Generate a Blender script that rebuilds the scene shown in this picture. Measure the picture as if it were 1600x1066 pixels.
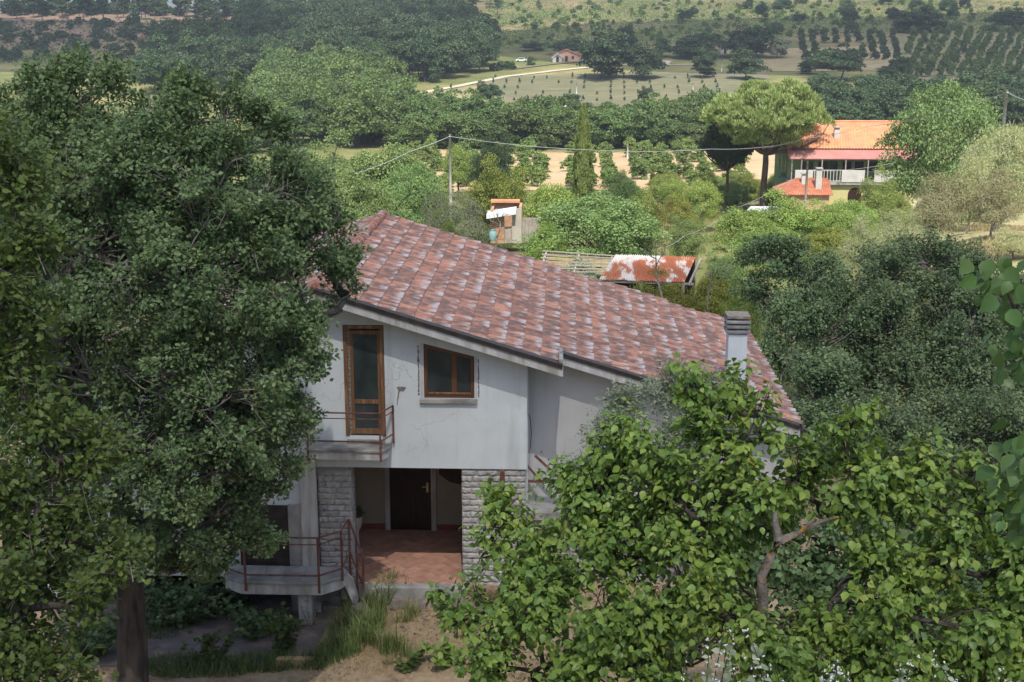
import bpy, math, random
import numpy as np
from mathutils import Vector, Matrix

for o in list(bpy.data.objects):
    bpy.data.objects.remove(o, do_unlink=True)
SC = bpy.context.scene
COL = SC.collection
RNG = np.random.default_rng(7)
random.seed(7)

# ------------------------------------------------------------------ camera
F, YH, XV, HC = 2050.0, 14.0, 883.0, 11.8          # focal length in px of the 1600 px wide photo, horizon row, house axis column, eye height
TH = math.atan((533 - YH) / F)
PSI = math.atan((XV - 800) / F * math.cos(TH))
cam_d = bpy.data.cameras.new('camera')
cam_d.sensor_width = 36.0
cam_d.lens = 36.0 * F / 1600.0
cam_d.clip_start = 0.1
cam_d.clip_end = 6000
cam = bpy.data.objects.new('camera', cam_d)
COL.objects.link(cam)
cam.location = (0, 0, HC)
cam.rotation_euler = (math.pi / 2 - TH, 0, PSI)
SC.camera = cam

# ------------------------------------------------------------------ sky, sun, exposure
SUN_EL, SUN_AZ = math.radians(58), math.radians(6)   # azimuth from straight behind the camera towards the right
TO_SUN = Vector((math.sin(SUN_AZ) * math.cos(SUN_EL), -math.cos(SUN_AZ) * math.cos(SUN_EL), math.sin(SUN_EL)))
world = bpy.data.worlds.new('World')
SC.world = world
world.use_nodes = True
wn = world.node_tree
wn.nodes.clear()
w_out = wn.nodes.new('ShaderNodeOutputWorld')
w_bg = wn.nodes.new('ShaderNodeBackground')
w_sky = wn.nodes.new('ShaderNodeTexSky')
w_sky.sky_type = 'NISHITA'
w_sky.sun_disc = False
w_sky.sun_elevation = SUN_EL
w_sky.sun_rotation = math.atan2(TO_SUN.x, TO_SUN.y)
w_sky.altitude = 300
w_sky.air_density = 1.0
w_sky.dust_density = 2.2
w_sky.ozone_density = 1.0
w_bg.inputs['Strength'].default_value = 0.13
wn.links.new(w_sky.outputs[0], w_bg.inputs[0])
wn.links.new(w_bg.outputs[0], w_out.inputs[0])
sun_d = bpy.data.lights.new('sun', 'SUN')
sun_d.energy = 5.0
sun_d.angle = math.radians(0.6)
sun_d.color = (1.0, 0.94, 0.84)
sun = bpy.data.objects.new('sun', sun_d)
COL.objects.link(sun)
sun.rotation_euler = (-TO_SUN).to_track_quat('-Z', 'Y').to_euler()
sun.location = (30, -60, 120)
SC.view_settings.view_transform = 'Standard'
SC.view_settings.look = 'None'
SC.view_settings.exposure = 0.42
SC.view_settings.gamma = 1.0
SC.view_settings.use_curve_mapping = False
SC.render.engine = 'CYCLES'
SC.cycles.max_bounces = 5
SC.cycles.diffuse_bounces = 2
SC.cycles.transmission_bounces = 4
SC.cycles.transparent_max_bounces = 8
SC.cycles.volume_bounces = 0
SC.cycles.use_adaptive_sampling = True
SC.cycles.adaptive_threshold = 0.025
SC.cycles.use_denoising = True

# ------------------------------------------------------------------ projection helpers (photo pixel + real distance -> place in the world)
_c, _s, _cp, _sp = math.cos(TH), math.sin(TH), math.cos(PSI), math.sin(PSI)
FW = np.array([-_sp * _c, _cp * _c, -_s]); RT = np.array([_cp, _sp, 0.0]); UP = np.cross(RT, FW)
EYE = np.array([0, 0, HC])
def ray(px, py):
    return FW * F + RT * (px - 800) - UP * (py - 533)
def P(px, py, Y):
    d = ray(px, py)
    return EYE + d * (Y / d[1])
def Pz(px, py, z):
    d = ray(px, py)
    return EYE + d * ((z - HC) / d[2])
def ppm(p):                                          # photo pixels per metre at a point
    return F / float((np.asarray(p) - EYE) @ FW)

# ------------------------------------------------------------------ terrain
PY = [-80, -20, 0, 5, 10, 15, 20, 22, 36, 45, 55, 65, 80, 100, 140, 175, 245, 275, 335, 395, 450, 490, 560, 640, 700, 850, 1000, 1600, 2600]
PZ = [12.5, 11.0, 9.8, 7.0, 4.0, 1.3, -0.12, -0.15, -0.5, -1.0, -1.6, -2.6, -4.6, -7.2, -10.8, -12.8, -14.2, -14.8, -13.1, -10.8, -7.2, -5.3, 1.8, 9.8, 18.2, 32, 38, 34, 30]
def smooth(a, b, x):
    t = np.clip((np.asarray(x, float) - a) / (b - a), 0, 1)
    return t * t * (3 - 2 * t)
def terrain(x, y):
    x = np.asarray(x, float); y = np.asarray(y, float)
    z = np.interp(y, PY, PZ)
    u = x / np.maximum(y, 30)
    wl = smooth(-0.06, -0.15, u)
    zl = np.where(y > 645, np.maximum(9.9 - (y - 645) * 0.11, -30), z)
    z = z * (1 - wl) + np.minimum(z, zl) * wl
    z = z - 0.55 * smooth(-3.3, -5.3, x) * smooth(15, 20.5, y) * (1 - smooth(34, 40, y))
    z = z - 2.2 * smooth(6.5, 13, x) * smooth(22, 30, y) * (1 - smooth(46, 60, y))
    z = z + 3.0 * np.exp(-((y - 88) / 22) ** 2) * smooth(17, 30, x)
    far = smooth(45, 160, y)
    z = z + far * (0.5 * np.sin(x * 0.06 + 1.3) * np.sin(y * 0.045) + 0.35 * np.sin(x * 0.021 + y * 0.033))
    return z
_YS = np.concatenate([np.linspace(4, 120, 500), np.geomspace(120.3, 1500, 900)])
def G(px, py):                                       # where the line of sight meets the ground
    d = ray(px, py)
    t = _YS / d[1]
    dz = (HC + d[2] * t) - terrain(d[0] * t, _YS)
    k = np.where(dz < 0)[0]
    k = k[0] if len(k) else len(_YS) - 1
    y = _YS[k]
    return np.array([d[0] * y / d[1], y, float(terrain(d[0] * y / d[1], y))])

# ------------------------------------------------------------------ scene helpers
WM = {}
def link(o, parent=None, world=None):
    COL.objects.link(o)
    if parent is not None:
        o.parent = parent
        o.matrix_parent_inverse = WM.get(parent.name, Matrix.Identity(4)).inverted()
    WM[o.name] = world if world is not None else Matrix.Identity(4)
    return o
def tag(o, label=None, cat=None, group=None, kind=None):
    if label: o['label'] = label
    if cat: o['category'] = cat
    if group: o['group'] = group
    if kind: o['kind'] = kind
    return o
def empty(name, loc, label=None, cat=None, group=None):
    o = bpy.data.objects.new(name, None)
    o.location = loc
    o.empty_display_size = 0.3
    link(o, None, Matrix.Translation(Vector(loc)))
    return tag(o, label, cat, group)
def fast_mesh(name, V, Fc):
    """V (n,3); Fc list of (m,k) int arrays, each with its own polygon size"""
    me = bpy.data.meshes.new(name)
    V = np.asarray(V, np.float32)
    Fc = [np.asarray(f, np.int32) for f in Fc if len(f)]
    me.vertices.add(len(V)); me.vertices.foreach_set('co', V.ravel())
    tot = sum(f.size for f in Fc); npoly = sum(len(f) for f in Fc)
    me.loops.add(tot); me.loops.foreach_set('vertex_index', np.concatenate([f.ravel() for f in Fc]))
    sizes = np.concatenate([np.full(len(f), f.shape[1], np.int32) for f in Fc])
    starts = np.concatenate([[0], np.cumsum(sizes)[:-1]]).astype(np.int32)
    me.polygons.add(npoly); me.polygons.foreach_set('loop_start', starts)
    me.update(calc_edges=True); me.validate()
    return me
class MB:
    """collects shapes for one mesh object"""
    def __init__(s): s.v = []; s.f = []; s.smooth = []
    def add(s, vs, fs):
        b = len(s.v); s.v += [tuple(map(float, p)) for p in vs]; s.f += [tuple(b + i for i in f) for f in fs]; return s
    def box(s, x0, x1, y0, y1, z0, z1):
        return s.add([(x0,y0,z0),(x1,y0,z0),(x1,y1,z0),(x0,y1,z0),(x0,y0,z1),(x1,y0,z1),(x1,y1,z1),(x0,y1,z1)],
                     [(3,2,1,0),(4,5,6,7),(0,1,5,4),(1,2,6,5),(2,3,7,6),(3,0,4,7)])
    def prism(s, poly, y0, y1):                      # polygon in x,z pushed along y
        n = len(poly)
        return s.add([(x, y0, z) for x, z in poly] + [(x, y1, z) for x, z in poly],
                     [tuple(range(n)), tuple(range(2*n-1, n-1, -1))] + [(i, n+i, n+(i+1) % n, (i+1) % n) for i in range(n)])
    def prism_z(s, poly, z0, z1):                    # polygon in x,y pushed along z
        n = len(poly)
        return s.add([(x, y, z0) for x, y in poly] + [(x, y, z1) for x, y in poly],
                     [tuple(range(n-1, -1, -1)), tuple(range(n, 2*n))] + [(i, (i+1) % n, n+(i+1) % n, n+i) for i in range(n)])
    def tube(s, pts, rad, sides=8):
        pts = [np.asarray(p, float) for p in pts]
        if not hasattr(rad, '__len__'): rad = [rad] * len(pts)
        v, f = tube_arrays(pts, rad, sides)
        s.add(v, [tuple(q) for q in f])
        n = len(pts)
        s.f.append(tuple(len(s.v) - n*sides + i for i in range(sides - 1, -1, -1)))
        s.f.append(tuple(len(s.v) - sides + i for i in range(sides)))
        return s
    def bar(s, a, b, w, h):                          # rectangular bar from a to b
        a = np.asarray(a, float); b = np.asarray(b, float); d = b - a; d /= np.linalg.norm(d)
        ref = np.array([0, 0, 1.0]) if abs(d[2]) < 0.9 else np.array([0, 1.0, 0])
        r = np.cross(d, ref); r /= np.linalg.norm(r); q = np.cross(r, d)
        vs = [p + r*w/2*i + q*h/2*j for p in (a, b) for i, j in ((-1,-1),(1,-1),(1,1),(-1,1))]
        return s.add(vs, [(0,1,2,3),(7,6,5,4),(0,4,5,1),(1,5,6,2),(2,6,7,3),(3,7,4,0)])
    def build(s, name, mat, parent=None, bevel=0.0, smooth=False, seg=2):
        me = bpy.data.meshes.new(name); me.from_pydata(s.v, [], s.f); me.update()
        if mat: me.materials.append(mat)
        if smooth: me.polygons.foreach_set('use_smooth', [True]*len(me.polygons))
        o = link(bpy.data.objects.new(name, me), parent)
        if bevel:
            m = o.modifiers.new('bevel', 'BEVEL'); m.width = bevel; m.segments = seg; m.limit_method = 'ANGLE'
        return o
def tube_arrays(pts, rad, sides):
    pts = np.asarray(pts, float); n = len(pts)
    d = np.gradient(pts, axis=0) if n > 2 else np.repeat((pts[1:] - pts[:1]), n, axis=0)
    d /= np.linalg.norm(d, axis=1, keepdims=True) + 1e-9
    ref = np.where(np.abs(d[:, 2:3]) < 0.9, np.array([[0, 0, 1.0]]), np.array([[1.0, 0, 0]]))
    r = np.cross(d, ref); r /= np.linalg.norm(r, axis=1, keepdims=True) + 1e-9
    q = np.cross(d, r)
    a = np.arange(sides) * 2 * math.pi / sides
    rad = np.asarray(rad, float)[:, None, None]
    V = pts[:, None, :] + rad * (r[:, None, :] * np.cos(a)[None, :, None] + q[:, None, :] * np.sin(a)[None, :, None])
    i = np.arange(n - 1)[:, None] * sides; j = np.arange(sides)[None, :]; j2 = (j + 1) % sides
    Fq = np.stack([i + j, i + sides + j, i + sides + j2, i + j2], -1).reshape(-1, 4)
    return V.reshape(-1, 3), Fq
class Wood:
    """many tubes gathered as arrays"""
    def __init__(s): s.V = []; s.F = []; s.n = 0
    def tube(s, pts, rad, sides=5):
        v, f = tube_arrays(pts, rad, sides); s.V.append(v); s.F.append(f + s.n); s.n += len(v)
    def arrays(s): return np.concatenate(s.V), np.concatenate(s.F)
    def mesh(s, name, mat):
        v, f = s.arrays(); me = fast_mesh(name, v, [f]); me.materials.append(mat)
        me.polygons.foreach_set('use_smooth', [True]*len(me.polygons)); return me

# ------------------------------------------------------------------ materials
def new_mat(name):
    m = bpy.data.materials.new(name); m.use_nodes = True; nt = m.node_tree; nt.nodes.clear()
    return m, nt
def N(nt, kind, **kw):
    n = nt.nodes.new(kind)
    for k, v in kw.items():
        if k in n.inputs.keys(): n.inputs[k].default_value = v
        else: setattr(n, k, v)
    return n
def L(nt, a, b): nt.links.new(a, b)
def rgba(c): return (c[0], c[1], c[2], 1.0)
def mixc(nt, fac, a, b, mode='MIX'):
    n = nt.nodes.new('ShaderNodeMix'); n.data_type = 'RGBA'; n.blend_type = mode
    for sock, v in ((n.inputs[0], fac), (n.inputs[6], a), (n.inputs[7], b)):
        if hasattr(v, 'links') or hasattr(v, 'is_linked'): L(nt, v, sock)
        elif isinstance(v, (tuple, list)): sock.default_value = rgba(v)
        else: sock.default_value = v
    return n.outputs[2]
def ramp(nt, fac, stops):
    n = nt.nodes.new('ShaderNodeValToRGB')
    cr = n.color_ramp
    while len(cr.elements) < len(stops): cr.elements.new(0.5)
    for e, (p, c) in zip(cr.elements, stops):
        e.position = p; e.color = rgba(c) if isinstance(c, (tuple, list)) else (c, c, c, 1)
    L(nt, fac, n.inputs[0]); return n.outputs[0]
def coords(nt, scale=(1, 1, 1), obj=False):
    t = N(nt, 'ShaderNodeTexCoord'); m = N(nt, 'ShaderNodeMapping'); m.inputs['Scale'].default_value = scale
    if obj:
        L(nt, t.outputs['Object'], m.inputs[0])
    else:
        g = N(nt, 'ShaderNodeNewGeometry'); L(nt, g.outputs['Position'], m.inputs[0])
    return m.outputs[0]
def noise(nt, vec, scale, detail=4, rough=0.55):
    n = N(nt, 'ShaderNodeTexNoise', Scale=scale, Detail=detail, Roughness=rough); L(nt, vec, n.inputs['Vector']); return n.outputs['Fac']
def finish(nt, col, rough=0.8, bump=None, bstr=0.3, bdist=0.02, spec=0.3, metallic=0.0):
    b = N(nt, 'ShaderNodeBsdfPrincipled'); o = N(nt, 'ShaderNodeOutputMaterial')
    if hasattr(col, 'is_linked'): L(nt, col, b.inputs['Base Color'])
    else: b.inputs['Base Color'].default_value = rgba(col)
    if hasattr(rough, 'is_linked'): L(nt, rough, b.inputs['Roughness'])
    else: b.inputs['Roughness'].default_value = rough
    b.inputs['Specular IOR Level'].default_value = spec
    b.inputs['Metallic'].default_value = metallic
    if bump is not None:
        n = N(nt, 'ShaderNodeBump', Strength=bstr, Distance=bdist); L(nt, bump, n.inputs['Height']); L(nt, n.outputs[0], b.inputs['Normal'])
    L(nt, b.outputs[0], o.inputs[0]); return b
def simple(name, c1, c2, scale=3.0, rough=0.8, bstr=0.3, stretch=(1, 1, 1), c3=None, lo=0.35, hi=0.65, spec=0.3, metallic=0.0, rnd=0.0):
    m, nt = new_mat(name)
    v = coords(nt, stretch)
    f = noise(nt, v, scale, 6)
    col = ramp(nt, f, [(lo, c1), (hi, c2)])
    f2 = noise(nt, v, scale * 5.3, 4)
    if c3 is not None:
        col = mixc(nt, ramp(nt, noise(nt, v, scale * 0.6 + 0.37, 5), [(0.52, 0.0), (0.66, 1.0)]), col, c3)
    if rnd:
        oi = N(nt, 'ShaderNodeObjectInfo')
        mr = N(nt, 'ShaderNodeMapRange'); mr.inputs[3].default_value = 1 - rnd; mr.inputs[4].default_value = 1 + rnd
        L(nt, oi.outputs['Random'], mr.inputs[0])
        hs = N(nt, 'ShaderNodeHueSaturation'); L(nt, mr.outputs[0], hs.inputs['Value']); L(nt, col, hs.inputs['Color']); col = hs.outputs[0]
    finish(nt, col, rough, f2, bstr, 0.02, spec, metallic)
    return m
def leaf_mat(name, stops, trans=0.3, rough=0.55, spec=0.35, objvar=0.15, patch=0.25, pscale=0.8):
    """stops: leaf colours from dull to fresh, picked leaf by leaf"""
    m, nt = new_mat(name)
    g = N(nt, 'ShaderNodeNewGeometry'); oi = N(nt, 'ShaderNodeObjectInfo')
    ns = noise(nt, g.outputs['Position'], pscale, 2)
    a = N(nt, 'ShaderNodeMath', operation='MULTIPLY_ADD'); a.inputs[1].default_value = patch * 2; L(nt, ns, a.inputs[0])
    b = N(nt, 'ShaderNodeMath', operation='MULTIPLY_ADD'); b.inputs[1].default_value = 1 - patch; b.inputs[2].default_value = -patch * 0.5
    L(nt, g.outputs['Random Per Island'], b.inputs[0]); L(nt, b.outputs[0], a.inputs[2])
    col = ramp(nt, a.outputs[0], stops)
    mr = N(nt, 'ShaderNodeMapRange'); mr.inputs[3].default_value = 1 - objvar; mr.inputs[4].default_value = 1 + objvar
    L(nt, oi.outputs['Random'], mr.inputs[0])
    hs = N(nt, 'ShaderNodeHueSaturation'); L(nt, mr.outputs[0], hs.inputs['Value']); L(nt, col, hs.inputs['Color'])
    mh = N(nt, 'ShaderNodeMapRange'); mh.inputs[3].default_value = 0.485; mh.inputs[4].default_value = 0.515
    w = N(nt, 'ShaderNodeMath', operation='FRACT'); w2 = N(nt, 'ShaderNodeMath', operation='MULTIPLY'); w2.inputs[1].default_value = 7.31
    L(nt, oi.outputs['Random'], w2.inputs[0]); L(nt, w2.outputs[0], w.inputs[0]); L(nt, w.outputs[0], mh.inputs[0]); L(nt, mh.outputs[0], hs.inputs['Hue'])
    p = N(nt, 'ShaderNodeBsdfPrincipled', Roughness=rough); p.inputs['Specular IOR Level'].default_value = spec
    t = N(nt, 'ShaderNodeBsdfTranslucent'); mx = N(nt, 'ShaderNodeMixShader'); mx.inputs[0].default_value = trans
    o = N(nt, 'ShaderNodeOutputMaterial')
    L(nt, hs.outputs[0], p.inputs['Base Color'])
    tc = mixc(nt, 1.0, hs.outputs[0], (1.25, 1.2, 0.7), 'MULTIPLY'); L(nt, tc, t.inputs[0])
    L(nt, p.outputs[0], mx.inputs[1]); L(nt, t.outputs[0], mx.inputs[2]); L(nt, mx.outputs[0], o.inputs[0])
    return m

M = {}
def plaster_mat(name, c1, c2, stain):
    m, nt = new_mat(name)
    v = coords(nt); f = noise(nt, v, 0.9, 6, 0.6)
    col = ramp(nt, f, [(0.3, c1), (0.7, c2)])
    vs = coords(nt, (2.2, 2.2, 0.16)); f2 = noise(nt, vs, 1.4, 5, 0.6)
    col = mixc(nt, ramp(nt, f2, [(0.52, 0.0), (0.76, 0.55)]), col, stain)
    f4 = noise(nt, v, 3.1, 8, 0.7)
    col = mixc(nt, ramp(nt, f4, [(0.62, 0.0), (0.72, 0.35)]), col, stain)
    vo = N(nt, 'ShaderNodeTexVoronoi', Scale=0.8); vo.feature = 'DISTANCE_TO_EDGE'
    wv = N(nt, 'ShaderNodeVectorMath', operation='ADD'); L(nt, v, wv.inputs[0]); nd = N(nt, 'ShaderNodeTexNoise', Scale=2.5, Detail=5.0); L(nt, v, nd.inputs['Vector']); L(nt, nd.outputs['Color'], wv.inputs[1]); L(nt, wv.outputs[0], vo.inputs['Vector'])
    ck = N(nt, 'ShaderNodeMath', operation='MULTIPLY'); L(nt, ramp(nt, vo.outputs['Distance'], [(0.0, 0.55), (0.012, 0.0)]), ck.inputs[0]); L(nt, ramp(nt, noise(nt, v, 0.5, 3), [(0.5, 0.0), (0.6, 1.0)]), ck.inputs[1])
    col = mixc(nt, ck.outputs[0], col, (0.22, 0.21, 0.20))
    f3 = noise(nt, v, 45, 3)
    finish(nt, col, 0.9, f3, 0.25, 0.01, 0.2)
    return m
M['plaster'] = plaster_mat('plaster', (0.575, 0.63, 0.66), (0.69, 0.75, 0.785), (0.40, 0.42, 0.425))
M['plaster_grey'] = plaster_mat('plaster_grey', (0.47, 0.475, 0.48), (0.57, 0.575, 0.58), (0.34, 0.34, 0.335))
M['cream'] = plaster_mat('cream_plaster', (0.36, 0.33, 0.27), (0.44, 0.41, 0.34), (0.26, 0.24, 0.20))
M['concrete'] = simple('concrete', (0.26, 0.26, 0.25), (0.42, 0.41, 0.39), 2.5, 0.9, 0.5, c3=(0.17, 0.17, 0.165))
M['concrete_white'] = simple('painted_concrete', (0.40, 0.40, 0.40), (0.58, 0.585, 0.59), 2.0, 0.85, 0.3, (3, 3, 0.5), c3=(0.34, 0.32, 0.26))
M['stone'] = simple('cladding_stone', (0.34, 0.335, 0.33), (0.47, 0.465, 0.455), 7, 0.95, 0.5, rnd=0.10)
M['stone_core'] = simple('mortar', (0.22, 0.215, 0.21), (0.31, 0.305, 0.30), 8, 0.95, 0.5)
M['wood'] = simple('varnished_wood', (0.13, 0.062, 0.032), (0.24, 0.13, 0.07), 3.0, 0.55, 0.3, (9, 9, 0.7), c3=(0.33, 0.20, 0.10), lo=0.25, hi=0.75)
M['wood_red'] = simple('red_brown_wood', (0.10, 0.042, 0.024), (0.17, 0.078, 0.042), 3.0, 0.5, 0.3, (9, 9, 0.7), lo=0.25, hi=0.75)
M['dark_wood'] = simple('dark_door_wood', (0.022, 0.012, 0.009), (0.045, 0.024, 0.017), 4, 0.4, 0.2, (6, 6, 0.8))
M['rust'] = simple('red_oxide_paint', (0.14, 0.055, 0.045), (0.22, 0.10, 0.08), 9, 0.7, 0.4, c3=(0.10, 0.05, 0.035))
M['dark_metal'] = simple('dark_flashing', (0.030, 0.024, 0.022), (0.055, 0.045, 0.042), 6, 0.5, 0.2)
M['brass'] = simple('brass', (0.5, 0.42, 0.28), (0.6, 0.5, 0.34), 6, 0.3, 0.1, metallic=0.8)
M['bark'] = simple('bark', (0.035, 0.029, 0.024), (0.10, 0.085, 0.072), 6, 0.95, 1.0, (1, 1, 0.25))
M['bark_pale'] = simple('pale_twig_bark', (0.16, 0.14, 0.12), (0.30, 0.27, 0.24), 8, 0.9, 0.5)
M['bark_lichen'] = simple('bark_with_lichen', (0.10, 0.085, 0.07), (0.24, 0.21, 0.18), 9, 0.95, 0.9, c3=(0.55, 0.26, 0.03))
M['pine_bark'] = simple('pine_bark', (0.07, 0.045, 0.032), (0.16, 0.11, 0.085), 3, 0.95, 1.0, (1, 1, 0.35))
M['straw'] = simple('straw', (0.34, 0.25, 0.12), (0.50, 0.39, 0.20), 3, 0.9, 0.2)
M['grey_wood'] = simple('weathered_wood', (0.22, 0.19, 0.16), (0.40, 0.36, 0.31), 3, 0.9, 0.4, (6, 6, 0.8))
M['pole'] = simple('pole_concrete', (0.38, 0.36, 0.33), (0.52, 0.50, 0.46), 3, 0.9, 0.3)
M['cable'] = simple('aluminium_cable', (0.35, 0.36, 0.37), (0.46, 0.47, 0.48), 2, 0.5, 0.1)
M['brick'] = simple('brick_orange', (0.36, 0.21, 0.125), (0.48, 0.31, 0.20), 4, 0.9, 0.4, rnd=0.15)
M['white_wall'] = simple('white_wall', (0.46, 0.45, 0.42), (0.58, 0.57, 0.54), 0.8, 0.9, 0.1)
M['green_wall'] = simple('green_wall', (0.20, 0.27, 0.13), (0.26, 0.33, 0.17), 0.7, 0.9, 0.1)
M['yellow_wall'] = simple('yellow_wall', (0.48, 0.44, 0.20), (0.54, 0.49, 0.25), 0.7, 0.9, 0.1)
M['pink_wall'] = simple('pink_wall', (0.50, 0.28, 0.20), (0.58, 0.35, 0.26), 0.7, 0.9, 0.1)
M['orange_roof'] = simple('new_orange_roof_tiles', (0.50, 0.215, 0.115), (0.60, 0.29, 0.165), 0.9, 0.8, 0.2, c3=(0.60, 0.32, 0.13))
M['red_roof'] = simple('weathered_red_roof_tiles', (0.34, 0.12, 0.07), (0.48, 0.20, 0.12), 0.9, 0.8, 0.2)
M['red_awning'] = simple('faded_red_awning', (0.36, 0.15, 0.135), (0.42, 0.20, 0.175), 0.6, 0.7, 0.1)
M['teal_sheet'] = simple('teal_sheet', (0.10, 0.24, 0.20), (0.16, 0.32, 0.27), 2, 0.6, 0.1)
M['blue_plastic'] = simple('blue_plastic', (0.20, 0.34, 0.36), (0.26, 0.40, 0.42), 3, 0.5, 0.1)
M['green_net'] = simple('green_netting', (0.05, 0.14, 0.09), (0.09, 0.20, 0.13), 3, 0.9, 0.1)
M['white_petal'] = simple('white_petal', (0.72, 0.70, 0.70), (0.82, 0.80, 0.80), 9, 0.7, 0.1)
M['white_metal'] = simple('pale_sheet_metal', (0.62, 0.64, 0.66), (0.72, 0.74, 0.76), 2, 0.45, 0.1)
M['rotten_plaster'] = simple('broken_plaster', (0.14, 0.11, 0.095), (0.42, 0.40, 0.38), 22, 0.95, 1.2)
M['terracotta'] = simple('terracotta_tile', (0.43, 0.235, 0.175), (0.54, 0.315, 0.24), 5, 0.75, 0.2, rnd=0.14)
M['grout'] = simple('grout', (0.40, 0.28, 0.22), (0.48, 0.35, 0.28), 9, 0.9, 0.2)
M['skirting'] = simple('skirting_tile', (0.22, 0.07, 0.05), (0.29, 0.10, 0.07), 5, 0.6, 0.2)
M['yard'] = None
def glass_mat():
    m, nt = new_mat('dusty_glass_sky_tint')
    f = noise(nt, coords(nt, (1, 1, 0.5)), 2.2, 5)
    col = ramp(nt, f, [(0.35, (0.022, 0.032, 0.034)), (0.7, (0.055, 0.074, 0.078))])  # pane tone lifted towards teal to stand in for reflected sky
    finish(nt, col, ramp(nt, f, [(0.3, 0.12), (0.7, 0.32)]), None, spec=0.45)
    return m
M['glass'] = glass_mat()
def rust_sheet_mat():
    m, nt = new_mat('rusty_corrugated_sheet')
    v = coords(nt, (1.0, 0.28, 1.0), True)
    f = noise(nt, v, 1.1, 5, 0.6)
    f2 = noise(nt, v, 3.0, 3, 0.5)
    a = N(nt, 'ShaderNodeMath', operation='MULTIPLY_ADD'); a.inputs[1].default_value = 0.5; L(nt, f2, a.inputs[0]); L(nt, f, a.inputs[2])
    col = ramp(nt, a.outputs[0], [(0.62, (0.40, 0.13, 0.06)), (0.76, (0.46, 0.19, 0.10)), (0.80, (0.62, 0.56, 0.52)), (0.95, (0.68, 0.66, 0.65))])
    finish(nt, col, 0.7, f2, 0.2)
    return m
M['rust_sheet'] = rust_sheet_mat()
def roof_tile_mat():
    """aged clay tiles: brick red, grey weather smudges run down each tile, white lichen gathers at the lower lip"""
    m, nt = new_mat('aged_clay_roof_tile')
    g = N(nt, 'ShaderNodeNewGeometry'); oi = N(nt, 'ShaderNodeObjectInfo')
    s = N(nt, 'ShaderNodeMath', operation='ADD'); fr = N(nt, 'ShaderNodeMath', operation='FRACT')
    L(nt, g.outputs['Random Per Island'], s.inputs[0]); L(nt, oi.outputs['Random'], s.inputs[1]); L(nt, s.outputs[0], fr.inputs[0])
    uv = N(nt, 'ShaderNodeUVMap'); uv.uv_map = 'UVMap'; sx = N(nt, 'ShaderNodeSeparateXYZ'); L(nt, uv.outputs[0], sx.inputs[0])
    v = coords(nt, (1.0, 3.6, 1.0))
    n1 = noise(nt, coords(nt, (0.8, 3.0, 0.8)), 2.9, 3, 0.5); n2 = noise(nt, v, 2.1, 3, 0.5); n3 = noise(nt, coords(nt), 30, 3)
    base = ramp(nt, fr.outputs[0], [(0.0, (0.36, 0.185, 0.14)), (0.5, (0.44, 0.225, 0.168)), (1.0, (0.52, 0.27, 0.195))])
    dark = ramp(nt, n1, [(0.43, 0.0), (0.55, 1.0)])
    um = ramp(nt, sx.outputs[0], [(0.05, 0.55), (0.40, 1.0), (0.75, 0.8), (1.0, 0.15)])
    dm = N(nt, 'ShaderNodeMath', operation='MULTIPLY'); L(nt, dark, dm.inputs[0]); L(nt, um, dm.inputs[1])
    dm2 = N(nt, 'ShaderNodeMath', operation='MULTIPLY'); dm2.inputs[1].default_value = 0.9; L(nt, dm.outputs[0], dm2.inputs[0])
    col = mixc(nt, dm2.outputs[0], base, (0.155, 0.12, 0.113))
    nl = noise(nt, coords(nt, (1.4, 5.0, 1.4)), 2.6, 3, 0.5)
    a = N(nt, 'ShaderNodeMath', operation='MULTIPLY_ADD'); a.inputs[1].default_value = 0.16; L(nt, fr.outputs[0], a.inputs[0]); L(nt, nl, a.inputs[2])
    l1 = ramp(nt, a.outputs[0], [(0.545, 0.0), (0.69, 0.95)]); l2 = ramp(nt, sx.outputs[0], [(0.5, 0.0), (0.70, 0.35), (0.92, 1.0)])
    lm = N(nt, 'ShaderNodeMath', operation='MULTIPLY'); L(nt, l1, lm.inputs[0]); L(nt, l2, lm.inputs[1])
    col = mixc(nt, lm.outputs[0], col, (0.68, 0.655, 0.67))
    finish(nt, col, 0.85, n3, 0.3, 0.01, 0.25)
    return m
M['tile'] = roof_tile_mat()
M['ridge'] = simple('ridge_tile_with_lichen', (0.24, 0.10, 0.075), (0.40, 0.19, 0.14), 6, 0.9, 0.4, c3=(0.46, 0.44, 0.45))

# leaves
M['lf_oak'] = leaf_mat('oak_leaf', [(0.0, (0.052, 0.094, 0.037)), (0.45, (0.113, 0.176, 0.068)), (0.85, (0.198, 0.278, 0.116)), (1.0, (0.284, 0.360, 0.142))], 0.22, patch=0.38, pscale=1.1)
M['lf_oak_fresh'] = leaf_mat('fresh_oak_leaf', [(0.0, (0.043, 0.085, 0.018)), (0.5, (0.095, 0.161, 0.035)), (1.0, (0.181, 0.252, 0.065))], 0.28, patch=0.38, pscale=1.1)
M['lf_holm'] = leaf_mat('holm_oak_leaf', [(0.0, (0.052, 0.092, 0.036)), (0.5, (0.123, 0.187, 0.077)), (1.0, (0.270, 0.339, 0.159))], 0.15, patch=0.38, pscale=1.1)
M['lf_plum'] = leaf_mat('plum_leaf', [(0.0, (0.081, 0.156, 0.033)), (0.45, (0.155, 0.257, 0.052)), (0.85, (0.274, 0.374, 0.073)), (0.97, (0.383, 0.399, 0.093)), (1.0, (0.472, 0.176, 0.073))], 0.24, rough=0.42, pscale=1.3, patch=0.38)
M['lf_mulberry'] = leaf_mat('mulberry_leaf', [(0.0, (0.043, 0.098, 0.030)), (0.6, (0.089, 0.167, 0.045)), (1.0, (0.198, 0.301, 0.057))], 0.25, rough=0.4)
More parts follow.
